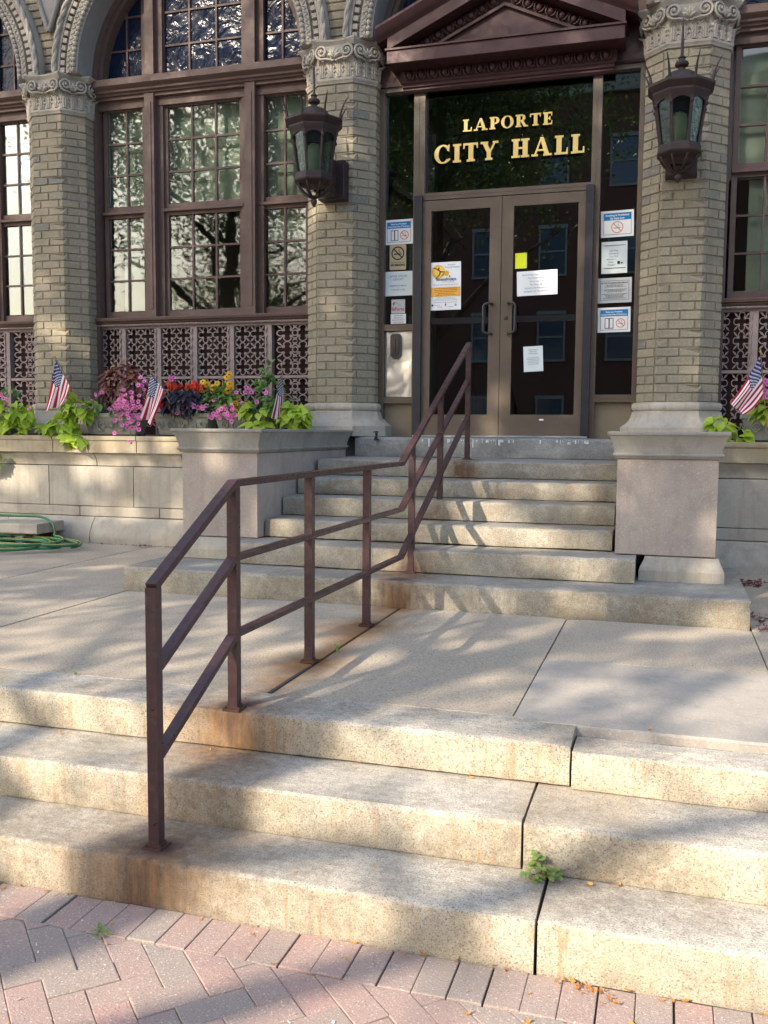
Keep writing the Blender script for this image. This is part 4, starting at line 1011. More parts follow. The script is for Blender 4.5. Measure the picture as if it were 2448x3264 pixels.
# ================================================================ NOTICES AND SIGNS
def text_mesh(s, size, mat, align='CENTER', bold=0):
    cu = bpy.data.curves.new('text', 'FONT'); cu.body = s; cu.size = size; cu.align_x = align; cu.resolution_u = 3; cu.offset = bold
    o = bpy.data.objects.new('text', cu); me = bpy.data.meshes.new_from_object(o); bpy.data.objects.remove(o); me.materials.clear(); me.materials.append(mat); return me
class Notice:
    def __init__(s, name, x0, x1, z0, z1, label, cat, mat='paper', gy=8.535, tilt=0, grp='notices taped to the entrance glass', rad=0):
        k_ = (gy-.004)/8.5; x0, x1 = x0*k_, x1*k_; z0, z1 = ZC+(z0-ZC)*k_, ZC+(z1-ZC)*k_
        s.w, s.h = x1-x0, z1-z0; s.y = 0
        s.t = empty(name, ((x0+x1)/2, gy-.0035, (z0+z1)/2), label, cat, grp); s.t.rotation_euler = (0, R(tilt), 0)
        if rad:
            pl = []
            for cx_, cz_, a0 in ((s.w/2-rad, s.h/2-rad, 0), (-s.w/2+rad, s.h/2-rad, 90), (-s.w/2+rad, -s.h/2+rad, 180), (s.w/2-rad, -s.h/2+rad, 270)):
                pl += [(cx_+rad*math.cos(R(a0+a)), cz_+rad*math.sin(R(a0+a))) for a in (0, 30, 60, 90)]
            MB().prism(pl, 0, .003).build('plate', MAT[mat], s.t)
        else:
            # a sheet that curls very slightly
            vs_ = []; nx = 6; c = rnd.uniform(-.002, .002)
            for i in range(nx+1):
                u = i/nx*2-1
                for z_ in (-s.h/2, s.h/2): vs_.append((u*s.w/2, -.0006-abs(c)*u*u*.6, z_)); 
            n = len(vs_); vs_ += [(a, b+.0006, c_) for a, b, c_ in vs_]; fs = []
            for i in range(nx): fs += [(2*i, 2*i+2, 2*i+3, 2*i+1), (n+2*i, n+2*i+1, n+2*i+3, n+2*i+2)]
            fs += [(0, 1, n+1, n), (2*nx, n+2*nx, n+2*nx+1, 2*nx+1)]
            MB().add(vs_, fs).build('sheet', MAT[mat], s.t)
        s.k = 0
    def _y(s): s.k += 1; return -.0022-.00025*s.k
    def rect(s, a, b, c, d, mat, name='print'):
        """fractions of width / height from the lower left corner"""
        y = s._y(); return MB().box((a-.5)*s.w, (b-.5)*s.w, y, y+.0002, (c-.5)*s.h, (d-.5)*s.h).build(name, MAT[mat], s.t)
    def frame(s, a, b, c, d, th, mat):
        y = s._y(); m = MB(); X0, X1, Z0, Z1 = (a-.5)*s.w, (b-.5)*s.w, (c-.5)*s.h, (d-.5)*s.h
        m.box(X0, X1, y, y+.0002, Z0, Z0+th).box(X0, X1, y, y+.0002, Z1-th, Z1).box(X0, X0+th, y, y+.0002, Z0+th, Z1-th).box(X1-th, X1, y, y+.0002, Z0+th, Z1-th)
        return m.build('border', MAT[mat], s.t)
    def text(s, str_, a, b, size, mat, align='CENTER', wmax=None, bold=0, rot=0):
        y = s._y(); me = text_mesh(str_, size*s.h, MAT[mat], align, bold*s.h)
        wd = max((v.co.x for v in me.vertices), default=0)-min((v.co.x for v in me.vertices), default=0); sx_ = 1
        if wmax and wd > wmax*s.w: sx_ = wmax*s.w/wd
        return link('lettering', me, s.t, ((a-.5)*s.w, y, (b-.5)*s.h), (R(90), 0, 0), (sx_, 1, 1))
    def lines(s, a, b, c, d, n, mat, seed=0, fill=.5):
        """rows of print too small to read"""
        r = random.Random(seed); m = MB(); y = s._y()
        for i in range(n):
            z_ = (d-(i+.5)*(d-c)/n-.5)*s.h; hgt = (d-c)/n*s.h*fill/2; wd = (b-a)/2*s.w*r.uniform(.62, 1); mid = ((a+b)/2-.5)*s.w; x_ = mid-wd
            while x_ < mid+wd:
                L = r.uniform(.03, .09)*s.w; m.box(x_, min(x_+L, mid+wd), y, y+.0002, z_-hgt, z_+hgt*r.uniform(.5, 1)); x_ += L+.012*s.w
        return m.build('fine_print', MAT[mat], s.t)
    def nosmoke(s, a, b, rad, mat, cig, th=.16):
        y = s._y(); cx_, cz_ = (a-.5)*s.w, (b-.5)*s.h; r_ = rad*s.h; m = MB(); n = 30
        for i in range(n):
            t0, t1 = 2*PI*i/n, 2*PI*(i+1)/n
            m.prism([(cx_+r_*q_*math.cos(t), cz_+r_*q_*math.sin(t)) for q_, t in ((1-th, t0), (1, t0), (1, t1), (1-th, t1))], y, y+.0002)
        d = Vector((-1, 1)).normalized(); p = Vector((d.y, -d.x)); e = r_*th/2
        m.prism([(cx_+d.x*r_*.92*s1+p.x*e*s2, cz_+d.y*r_*.92*s1+p.y*e*s2) for s1, s2 in ((1, 1), (-1, 1), (-1, -1), (1, -1))], y-.0003, y+.0001); m.build('no_smoking_ring', MAT[mat], s.t)
        y = s._y()+.0006; m = MB().box(cx_-r_*.62, cx_+r_*.55, y, y+.0002, cz_-r_*.20, cz_-r_*.05)
        m.tube([(cx_+r_*(.10+.30*u+.06*math.sin(u*9)), y, cz_+r_*(.55-.50*u+.08*math.sin(u*7))) for u in [i/8 for i in range(9)]], r_*.045, 4); m.build('cigarette', MAT[cig], s.t)
    def tapes(s, where):
        m = MB()
        for a, b in where:
            x_, z_ = (a-.5)*s.w, (b-.5)*s.h; m.box(x_-.012, x_+.012, -.0019, -.0016, z_-.016, z_+.016)
        m.build('tape', MAT['tape'], s.t)
def law_sign(x0, x1, z0, z1, label, tilt, entrance):
    n = Notice('smoking_notice', x0, x1, z0, z1, label, 'notice', tilt=tilt)
    n.rect(.09, .92, .64, .90, 'pblue'); n.frame(.085, .925, .09, .905, .003, 'navy_ink')
    if entrance:
        n.text('State Law Prohibits', .5, .79, .085, 'paper', wmax=.6, bold=.002); n.text('Smoking Within 8 Feet Of This Entrance', .5, .685, .085, 'paper', wmax=.78, bold=.002)
        n.frame(.22, .355, .15, .57, .005, 'ink'); n.frame(.35, .485, .15, .57, .005, 'ink'); n.nosmoke(.70, .36, .185, 'orange_ink', 'grey_ink')
    else:
        n.text('Smoking Is Prohibited', .5, .79, .10, 'paper', wmax=.74, bold=.003); n.text('By State Law', .5, .675, .10, 'paper', wmax=.5, bold=.003); n.nosmoke(.5, .37, .225, 'orange_ink', 'grey_ink', .13)
    return n
law_sign(-2.579, -2.308, 3.292, 3.517, 'white and blue state law notice with door symbol, topmost on the left side window', -.8, True)
n = Notice('no_smoking_plate', -2.53, -2.371, 3.060, 3.289, 'tan plastic NO SMOKING plate on the left side window', 'sign', 'tan', rad=.012)
n.nosmoke(.5, .66, .27, 'ink', 'ink', .17); n.rect(.10, .90, .285, .297, 'ink'); n.text('NO SMOKING', .5, .16, .105, 'ink', wmax=.86, bold=.004)
n = Notice('deposit_notice', -2.578, -2.308, 2.823, 3.046, 'pale AFTER HOURS DEPOSIT paper notice on the left side window', 'notice', 'paper_blue', tilt=-.5)
for s_, b_, z_ in (('AFTER HOURS', .76, .12), ('DEPOSIT', .63, .12), ('WATER PAYMENTS', .38, .085), ('and', .30, .06), ('PARKING FINES', .22, .085)): n.text(s_, .5, b_, z_, 'pink_ink', wmax=.68)
n = Notice('laporte_card', -2.509, -2.377, 2.661, 2.789, 'small grey card with red LaPorte lettering on the left side window', 'notice', 'sheet_grey')
n.text('laPorte', .5, .20, .36, 'red_ink', wmax=.88, bold=.006); n.text('For', .42, .68, .16, 'pink_ink'); n.text('You', .62, .52, .16, 'pink_ink'); n.rect(.10, .22, .62, .76, 'red_ink'); n.rect(.18, .27, .72, .82, 'red_ink')
n = Notice('small_notice', -2.515, -2.367, 2.566, 2.656, 'small white paper with tiny print above the steel deposit panel', 'notice', 'paper'); n.lines(.08, .92, .06, .94, 4, 'grey_ink', 4, .45)
n = Notice('fitness_poster', -2.136, -1.849, 2.679, 3.112, 'white fitness fridays poster with orange sun logo on the left door', 'poster', 'paper', 8.478, -.6)
def disc(nt_, a, b, r_, mat, k_=1.0):
    y = nt_._y(); cx_, cz_ = (a-.5)*nt_.w, (b-.5)*nt_.h; MB().prism([(cx_+r_*nt_.w*math.cos(2*PI*i/24), cz_+r_*nt_.w*k_*math.sin(2*PI*i/24)) for i in range(24)], y, y+.0002).build('print', MAT[mat], nt_.t)
disc(n, .26, .80, .215, 'amber'); disc(n, .30, .80, .17, 'yel_ink'); disc(n, .53, .765, .085, 'amber'); disc(n, .63, .70, .025, 'maroon'); disc(n, .28, .875, .03, 'maroon')
y = n._y(); m = MB(); m.tube([((a-.5)*n.w, y, (b-.5)*n.h) for a, b in ((.08, .885), (.18, .87), (.28, .835), (.33, .80), (.29, .73), (.16, .655))], [.002, .004, .006, .006, .005, .002], 4); m.tube([((a-.5)*n.w, y, (b-.5)*n.h) for a, b in ((.33, .80), (.46, .795), (.44, .75), (.34, .70))], [.005, .005, .004, .001], 4); m.build('print', MAT['maroon'], n.t)
n.text('fitnessfridays', .52, .615, .085, 'navy_ink', wmax=.92, bold=.0015); n.text('in La Porte, Indiana', .56, .575, .032, 'grey_ink', wmax=.5); n.text('Evening Routes!', .72, .875, .05, 'pblue', wmax=.46); n.lines(.52, .88, .925, .955, 1, 'grey_ink', 8)
n.text('Fridays filled with Fitness & Fun', .52, .515, .042, 'grey_ink', wmax=.90); n.rect(.02, .98, .285, .475, 'amber'); n.lines(.12, .90, .30, .465, 5, 'maroon', 2, .35)
n.lines(.10, .92, .19, .27, 3, 'grey_ink', 3, .3); n.lines(.06, .94, .150, .17, 1, 'grey_ink', 5); n.rect(.04, .10, .085, .125, 'navy_ink'); n.lines(.12, .32, .095, .115, 1, 'grey_ink', 6); n.rect(.48, .52, .085, .135, 'red_ink'); disc(n, .83, .10, .035, 'grey_ink'); n.lines(.22, .42, .05, .08, 2, 'grey_ink', 7); n.lines(.58, .76, .05, .08, 1, 'grey_ink', 9)
n = Notice('yellow_note', -1.357, -1.254, 3.024, 3.160, 'plain neon yellow paper square on the right door', 'notice', 'neon', 8.478, -.6)
n = Notice('meeting_notice', -1.338, -.979, 2.784, 3.000, 'wide white board meeting notice on the upper right door glass', 'notice', 'paper', 8.478, -1.5)
for i, s_ in enumerate(('Board of Public Works and Safety and', 'City Council Meetings', 'will be held at the', 'Park Dept. office', 'located at 250 Pine Lake Ave.', 'during the City Hall renovations')): n.text(s_, .5, .82-.135*i, .085, 'pink_ink', wmax=.72)
pass
n = Notice('small_letter', -1.265, -1.091, 2.110, 2.335, 'tilted pale letter low on the right door glass', 'notice', 'paper_blue', 8.478, -2.6); n.lines(.20, .80, .68, .90, 3, 'grey_ink', 11, .4); n.lines(.12, .88, .26, .58, 5, 'grey_ink', 12, .4)
law_sign(-.616, -.338, 3.258, 3.482, 'white and blue Smoking Is Prohibited notice, topmost on the right side window', -1.2, False)
n = Notice('pets_notice', -.604, -.385, 2.948, 3.220, 'pale NO Pets notice between wavy lines on the right side window', 'notice', 'paper_blue', tilt=-1)
for i, s_ in enumerate(('NO Pets', 'allowed in', 'City Hall', 'without a', 'leash.', 'Thanks!')): n.text(s_, .48 if i < 3 else .38, .69-.088*i, .075, 'pink_ink', wmax=.5)
for z_ in (.87, .16): n.rect(.09, .93, z_, z_+.016, 'ink')
n.rect(.62, .72, .29, .38, 'ink'); n.rect(.76, .83, .30, .34, 'ink')
n = Notice('handicapped_notice', -.628, -.340, 2.696, 2.910, 'grey framed NOTICE TO HANDICAPPED PERSONS on the right side window', 'notice', 'sheet_grey', tilt=-.8)
n.frame(.08, .92, .11, .89, .0025, 'ink'); n.text('NOTICE TO HANDICAPPED PERSONS', .5, .77, .075, 'ink', wmax=.78, bold=.002); n.lines(.12, .88, .62, .74, 3, 'ink', 21, .38); n.lines(.14, .86, .42, .56, 3, 'ink', 22, .38); n.lines(.12, .88, .16, .38, 5, 'ink', 23, .38)
law_sign(-.622, -.343, 2.443, 2.657, 'white and blue state law notice with door symbol, lowest on the right side window', -.8, True)

# ================================================================ PLANTERS AND FLOWERS
def planter(x0, x1, label, y0=7.95, y1=8.20):
    t = empty('flower_box', (0, 0, 0), label, 'planter', 'carved concrete flower boxes on the ledge'); P = MAT['planter']; zb = 1.515
    pr = [(-.05, zb), (-.042, zb+.02), (-.040, zb+.05), (-.030, zb+.09), (-.018, zb+.14), (-.010, zb+.165), (.0, zb+.168), (.006, zb+.175), (.006, zb+.20), (.0, zb+.206)]
    rect_loft(x0, x1, y0, y1, pr).build('trough', P, t, smooth=30)
    MB().box(x0+.02, x1-.02, y0+.02, y1-.02, zb+.2065, zb+.216).build('soil', MAT['gap'], t)
    L = x1-x0; mid = (x0+x1)/2
    for sg in (-1, 1):
        for dx, r_, zc in ((.10, .050, .095), (.22, .032, .10)):
            if dx+r_ > L/2-.03: continue
            pts = [(mid+sg*(dx+(r_*(1-u)**.7+.006)*math.cos(u*10-1.6)), y0+.026-.08*(zc+r_*.6*math.sin(u*10-1.6)-.05)-.004, zb+zc+(r_*(1-u)**.7+.006)*math.sin(u*10-1.6)) for u in [i/22 for i in range(23)]]
            MB().tube(pts, [.008*(1-.5*i/22) for i in range(23)], 5).build('scroll', P, t, smooth=60)
    m = MB()
    for a in (-50, -25, 0, 25, 50):
        m.tube([(mid+math.sin(R(a))*.07*u, y0+.030-.055*u, zb+.06+math.cos(R(a))*.07*u) for u in (0, .35, .7, 1)], [.004, .010, .009, .003], 5)
    m.build('shell', P, t, smooth=60)
    MB().box(x0+.03, x1-.03, y0+.06, y1-.05, 1.503, zb+.001).build('foot', MAT['gap'], t); return t
planter(-5.50, -4.885, 'carved grey flower box with coleus and trailing pink petunias, left of three')
planter(-4.715, -4.125, 'carved grey flower box with dark vine and red plumes, middle of three')
planter(-4.075, -3.41, 'carved grey flower box beside the pedestal, right of three, with lime vine')
planter(.565, 1.22, 'carved grey flower box at the right edge under the flag')
planter(-6.95, -6.32, 'carved grey flower box at the far left edge, hidden by lime vine')
def leafmesh(name, rows, mat, fold=.14, droop=.25, back=0):
    vs_ = []; fs = []
    for v, wv in rows:
        z = -droop*v*v; y = v-(back if v == 0 else 0)
        vs_ += [(-wv, y+(-back*.5 if v == 0 else 0), z+fold*wv*2-.10*wv*wv*8*fold), (0, v, z), (wv, y+(-back*.5 if v == 0 else 0), z+fold*wv*2-.10*wv*wv*8*fold)]
    for i in range(len(rows)-1):
        a = 3*i; fs += [(a, a+1, a+4, a+3), (a+1, a+2, a+5, a+4)]
    return MB().add(vs_, fs).mesh(name, mat, 50)
HEART = leafmesh('leaf', [(0, .34), (.14, .52), (.32, .50), (.55, .34), (.8, .14), (1, .01)], MAT['lime'], .12, .22, .16)
HEART2 = leafmesh('leaf', [(0, .40), (.14, .50), (.32, .42), (.5, .40), (.62, .22), (.85, .10), (1, .01)], MAT['lime'], .2, .4, .12)
OVAL = lambda mt: leafmesh('leaf', [(0, .03), (.18, .18), (.42, .26), (.68, .20), (.88, .08), (1, .01)], mt, .15, .3)
LG, LO, LD, LC = OVAL(MAT['green']), OVAL(MAT['dgreen']), leafmesh('leaf', [(0, .2), (.15, .42), (.35, .36), (.6, .22), (1, .01)], MAT['darkleaf'], .15, .3, .1), leafmesh('leaf', [(0, .04), (.12, .17), (.22, .15), (.34, .24), (.44, .19), (.58, .22), (.70, .13), (.82, .12), (1, .01)], MAT['coleus'], .25, .5)
def orient(d, nrm):
    y_ = Vector(d).normalized(); z_ = Vector(nrm); z_ = (z_-y_*z_.dot(y_)); z_ = z_.normalized() if z_.length > 1e-4 else y_.orthogonal().normalized(); x_ = y_.cross(z_)
    return Matrix((x_, y_, z_)).transposed()
def put(name, me, par, p, d, nrm, sz, r=rnd):
    o = bpy.data.objects.new(name, me); col.objects.link(o); o.parent = par
    mt = orient(d, nrm).to_4x4(); mt.translation = Vector(p)-Vector(par.location); o.matrix_local = mt @ Matrix.Diagonal((sz, sz, sz, 1)); return o
def clump(par, meshes, c, rad, n, s0, s1, seed, front=.55, down=.5, name='leaf', up_=.5):
    r = random.Random(seed); k_ = 0
    while k_ < n:
        v = Vector((r.gauss(0, 1), r.gauss(0, 1), r.gauss(0, 1))).normalized()
        if v.y > front: continue
        q_ = r.uniform(.55, 1.05); p = Vector((c[0]+v.x*rad[0]*q_, c[1]+v.y*rad[1]*q_, c[2]+v.z*rad[2]*q_))
        nn = Vector((v.x*.6, v.y*.8-.35, v.z*.4+up_)).normalized()+Vector((r.uniform(-.4, .4), r.uniform(-.4, .4), r.uniform(-.3, .3)))
        d = Vector((v.x*.8+r.uniform(-.5, .5), v.y*.5-.3+r.uniform(-.3, .3), -down+v.z*.5+r.uniform(-.4, .4)))
        put(name, r.choice(meshes), par, p, d, nn, r.uniform(s0, s1)); k_ += 1
def flower_mesh(name, mat, mat2, petals, lobe=.12, cup=.18, dim=.0):
    m = MB(); n = petals*4; vs_ = [(0, 0, -cup*.6)]; 
    for q_, zz in ((.16, -cup*.5), (.30, -cup*.2), (.5, 0)):
        for k_ in range(n):
            a = 2*PI*k_/n; rr_ = q_*(1-(lobe*(1+math.cos(petals*a))/1 if q_ > .4 else 0)); vs_.append((rr_*math.cos(a), rr_*math.sin(a), zz+(.03*math.cos(petals*a+PI) if q_ > .4 else 0)))
    f1 = [(0, 1+k_, 1+(k_+1) % n) for k_ in range(n)]; f2 = []
    for i in range(2):
        for k_ in range(n): a = 1+i*n; b = a+n; f2.append((a+k_, b+k_, b+(k_+1) % n, a+(k_+1) % n))
    m.add(vs_, f2); m.cm = 1; m.add(vs_[:1+n], f1)
    return m.mesh(name, [mat, mat2], 50)
PET = flower_mesh('flower', MAT['pink'], MAT['throat'], 5)
def daisy_mesh():
    m = MB()
    for k_ in range(12):
        a = 2*PI*k_/12; c, s_ = math.cos(a), math.sin(a)
        m.add([(c*.12-s_*.05, s_*.12+c*.05, 0), (c*.12+s_*.05, s_*.12-c*.05, 0), (c*.38+s_*.11, s_*.38-c*.11, -.05), (c*.58, s_*.58, -.16), (c*.38-s_*.11, s_*.38+c*.11, -.05)], [(0, 1, 2, 3, 4)])
    m.cm = 1; m.ell((0, 0, .04), .10, .10, .08, 8, 5); return m.mesh('flower', [MAT['yellow'], MAT['brownc']], 0)
DAI = daisy_mesh()
def plant(name, x, y, z, label, cat='plant'): return empty(name, (x, y, z), label, cat)
def flowers(par, me, pts, s0, s1, seed, jit=.5):
    r = random.Random(seed)
    for p in pts:
        nn = Vector((.25+r.uniform(-jit, jit), -1, .35+r.uniform(-jit, jit))); d = nn.orthogonal(); put('flower', me, par, p, d, nn, r.uniform(s0, s1))
def stems(par, lst, mat='stem', r0=.003):
    for a, b in lst:
        a, b = Vector(a)-par.location, Vector(b)-par.location; mid = (a+b)/2+Vector((0, -.01, .02)); MB().tube([a, mid, b], r0, 4).build('stem', MAT[mat], par)
def rpts(r, n, x0, x1, y0, y1, z0, z1): return [Vector((r.uniform(x0, x1), r.uniform(y0, y1), r.uniform(z0, z1))) for _ in range(n)]
r = random.Random(21)
p = plant('coleus', -5.10, 8.07, 1.73, 'tall maroon coleus with ragged leaves in the left flower box')
clump(p, [LC], (-5.10, 8.08, 1.98), (.24, .11, .21), 190, .07, .12, 1, .5, .35)
stems(p, [((-5.1+dx*.4, 8.08, 1.72), (-5.1+dx, 8.08, 2.1)) for dx in (-.16, -.08, 0, .08, .16)], 'redstem', .005)
p = plant('pink_petunia', -4.95, 7.98, 1.73, 'pink petunias spilling over the front of the left flower box')
clump(p, [LO], (-4.95, 7.97, 1.75), (.24, .10, .13), 70, .03, .055, 2)
pts = []
for _ in range(58): a, b = r.gauss(0, 1), r.gauss(0, 1); pts.append(Vector((-4.99+a*.10, 7.885+r.uniform(0, .03), 1.79+b*.06)))
pts += [Vector((-4.93+r.uniform(-.08, .13), 7.87, 1.72-r.uniform(0, .14))) for _ in range(14)]+rpts(r, 6, -4.86, -4.76, 7.9, 7.95, 1.90, 2.10)+[Vector((-4.88, 7.80, 1.455)), Vector((-5.06, 7.83, 1.53)), Vector((-4.80, 7.84, 1.565)), Vector((-5.32, 7.92, 1.90)), Vector((-5.37, 7.93, 1.83)), Vector((-4.865, 7.83, 1.58)), Vector((-4.80, 7.83, 1.62))]
flowers(p, PET, pts, .042, .056, 3)
stems(p, [((-4.93, 7.94, 1.72), (-4.88, 7.82, 1.47)), ((-5.0, 7.94, 1.72), (-5.06, 7.85, 1.55)), ((-4.87, 7.94, 1.72), (-4.82, 7.85, 1.58)), ((-4.9, 7.98, 1.8), (-4.8, 7.95, 2.05))])
p = plant('red_celosia', -4.44, 8.08, 1.73, 'bright red plumed flowers behind the dark vine')
for i, q_ in enumerate([(-4.58, 2.0), (-4.545, 1.965), (-4.50, 1.975), (-4.33, 1.985), (-4.29, 1.965), (-4.37, 1.955), (-4.24, 1.955), (-4.61, 1.80), (-4.72, 1.79)]):
    m = MB(); rr_ = random.Random(i)
    for k_ in range(34): m.ell((rr_.gauss(0, .021), rr_.gauss(0, .015), rr_.gauss(0, .017)), .010, .010, .016, 5, 4)
    m.build('flower', MAT['red'], p, (q_[0]+4.44, -.02 if q_[1] > 1.9 else -.15, q_[1]-1.73))
clump(p, [LO], (-4.42, 8.09, 1.90), (.18, .08, .10), 60, .05, .08, 5)
put('leaf', LO, p, (-4.575, 8.05, 1.96), (0, -.1, 1), (0, -1, 0), .12); put('leaf', LG, p, (-4.40, 8.05, 1.95), (.2, -.1, 1), (0, -1, 0), .08)
p = plant('dark_vine', -4.41, 7.99, 1.73, 'nearly black sweet potato vine in the middle flower box')
clump(p, [LD], (-4.41, 7.98, 1.825), (.22, .10, .105), 200, .06, .10, 6, .6, .6)
p = plant('yellow_coneflower', -4.03, 8.07, 1.73, 'yellow cone flowers on leafy stems in the right flower box')
yp = [(-4.21, 2.02), (-4.18, 1.995), (-4.245, 1.965), (-4.10, 1.965), (-4.075, 2.005), (-3.965, 2.085), (-3.96, 2.06), (-3.985, 1.985), (-3.95, 1.965), (-3.93, 1.995), (-3.99, 1.945), (-4.09, 1.945), (-3.87, 1.82), (-3.86, 1.77), (-3.88, 1.875), (-3.945, 1.935)]
flowers(p, DAI, [Vector((a, 8.0+.03*(i % 3), b)) for i, (a, b) in enumerate(yp)], .06, .078, 8, .35)
stems(p, [((-4.06+(a+4.06)*.4, 8.08, 1.75), (a, 8.03, b)) for a, b in yp if b > 1.9])
clump(p, [LG], (-4.06, 8.05, 1.86), (.19, .09, .10), 110, .06, .105, 9, .6, .1)
p = plant('pink_petunia', -3.98, 7.97, 1.72, 'row of pink petunias along the middle and right flower boxes')
pts = [Vector((a, 7.89, b)) for a, b in ((-4.375, 1.775), (-4.30, 1.785), (-4.26, 1.80), (-4.245, 1.785), (-4.20, 1.77), (-4.165, 1.78), (-4.155, 1.765), (-4.115, 1.79), (-4.42, 1.72))]
pts += [Vector((r.uniform(-4.08, -3.80), 7.88, 1.70+r.gauss(0, .018))) for _ in range(24)]+rpts(r, 7, -3.98, -3.72, 7.90, 7.93, 1.76, 1.84)+[Vector((-3.855, 7.88, 1.645)), Vector((-3.84, 7.95, 1.915)), Vector((-3.745, 7.95, 1.915)), Vector((-3.735, 7.95, 1.96)), Vector((-3.70, 7.95, 1.94)), Vector((-3.68, 7.94, 1.915)), Vector((-3.61, 7.90, 1.825)), Vector((-3.54, 7.95, 1.91)), Vector((-4.06, 7.93, 1.845)), Vector((-4.545, 7.98, 2.055)), Vector((-4.50, 7.98, 2.06)), Vector((-4.52, 7.97, 2.04))]
flowers(p, PET, pts, .042, .056, 10)
clump(p, [LO], (-4.0, 7.95, 1.755), (.40, .07, .07), 80, .03, .05, 11)
stems(p, [((-3.72, 7.98, 1.78), (-3.735, 7.95, 1.95)), ((-3.85, 7.98, 1.78), (-3.84, 7.95, 1.91)), ((-4.5, 8.05, 1.8), (-4.52, 7.98, 2.04))])
p = plant('green_basil', -3.58, 8.07, 1.73, 'upright green leafy plant beside the third flag')
clump(p, [LG], (-3.57, 8.06, 1.93), (.13, .08, .12), 60, .06, .10, 12, .5, .2); clump(p, [LG], (-3.56, 8.06, 2.09), (.05, .05, .09), 26, .05, .08, 13, .5, .1)
clump(p, [LG], (-3.50, 7.98, 1.79), (.22, .08, .09), 60, .06, .10, 14); stems(p, [((-3.57, 8.07, 1.72), (-3.56, 8.06, 2.15)), ((-3.6, 8.07, 1.72), (-3.66, 8.06, 1.95)), ((-3.5, 8.07, 1.72), (-3.42, 8.06, 1.95))])
p = plant('lime_vine', -3.40, 7.95, 1.72, 'lime green sweet potato vine at the pedestal end of the right flower box')
clump(p, [HEART, HEART2], (-3.62, 7.92, 1.755), (.13, .07, .07), 16, .08, .12, 15); clump(p, [HEART, HEART2], (-3.22, 7.90, 1.695), (.15, .09, .11), 44, .08, .125, 16); clump(p, [HEART], (-3.57, 7.86, 1.60), (.12, .05, .045), 11, .08, .11, 17); clump(p, [LG], (-3.42, 7.97, 1.75), (.14, .07, .09), 30, .06, .09, 18)
p = plant('lime_vine', -5.55, 7.95, 1.70, 'lime green sweet potato vine trailing over the ledge beside the first flag')
clump(p, [HEART, HEART2], (-5.52, 7.93, 1.76), (.17, .08, .11), 40, .08, .125, 19); clump(p, [HEART, HEART2], (-5.66, 7.86, 1.60), (.17, .07, .07), 30, .08, .12, 20); clump(p, [HEART], (-5.47, 7.80, 1.47), (.11, .04, .06), 14, .08, .12, 21); clump(p, [HEART], (-5.80, 7.84, 1.56), (.10, .05, .05), 12, .08, .11, 22); clump(p, [LG], (-5.35, 7.95, 1.80), (.10, .06, .06), 16, .06, .09, 23)
stems(p, [((-5.5, 7.97, 1.72), (-5.45, 7.82, 1.48)), ((-5.55, 7.97, 1.72), (-5.8, 7.85, 1.55))])
p = plant('lime_vine', -6.35, 7.95, 1.70, 'lime green sweet potato vine at the far left edge of the ledge')
clump(p, [HEART, HEART2], (-6.33, 7.92, 1.71), (.25, .10, .14), 62, .08, .125, 24); clump(p, [HEART], (-6.25, 7.87, 1.60), (.16, .06, .09), 22, .08, .12, 25); clump(p, [HEART, HEART2], (-6.42, 7.76, 1.26), (.14, .04, .07), 18, .07, .11, 26); clump(p, [HEART], (-6.55, 7.78, 1.40), (.10, .04, .08), 12, .07, .11, 27)
stems(p, [((-6.4, 7.95, 1.7), (-6.62, 7.78, 1.42)), ((-6.62, 7.78, 1.42), (-6.35, 7.76, 1.24))])
p = plant('pink_petunia', -6.35, 7.98, 1.75, 'few pink petunias above the vine at the far left edge')
flowers(p, PET, [Vector((a, 7.88, b)) for a, b in ((-6.42, 1.88), (-6.38, 1.90), (-6.35, 1.865), (-6.45, 1.895), (-6.31, 1.85), (-6.325, 1.79), (-6.05, 1.765), (-5.37, 1.77))], .045, .06, 28); clump(p, [LG], (-6.35, 7.98, 1.93), (.08, .05, .06), 14, .05, .08, 29)
p = plant('lime_vine', .48, 7.92, 1.55, 'lime green vine leaves resting on the right pedestal top beside the flag')
clump(p, [HEART, HEART2], (.40, 7.90, 1.63), (.11, .07, .08), 20, .07, .11, 30); clump(p, [HEART], (.53, 7.86, 1.55), (.09, .05, .05), 9, .07, .11, 31); clump(p, [HEART, HEART2], (.86, 7.98, 1.76), (.24, .09, .07), 36, .08, .12, 32)
p = plant('pink_petunia', .85, 7.99, 1.73, 'pink petunias at the right edge behind the flag')
flowers(p, PET, [Vector((a, 7.92, b)) for a, b in ((.72, 1.98), (.735, 1.96), (.70, 1.955), (.72, 1.90), (.735, 1.86), (.61, 1.77), (.78, 1.95), (.84, 1.88), (.9, 1.83), (.96, 1.9))], .045, .06, 33); clump(p, [LO], (.85, 8.02, 1.84), (.2, .08, .09), 40, .04, .06, 34)

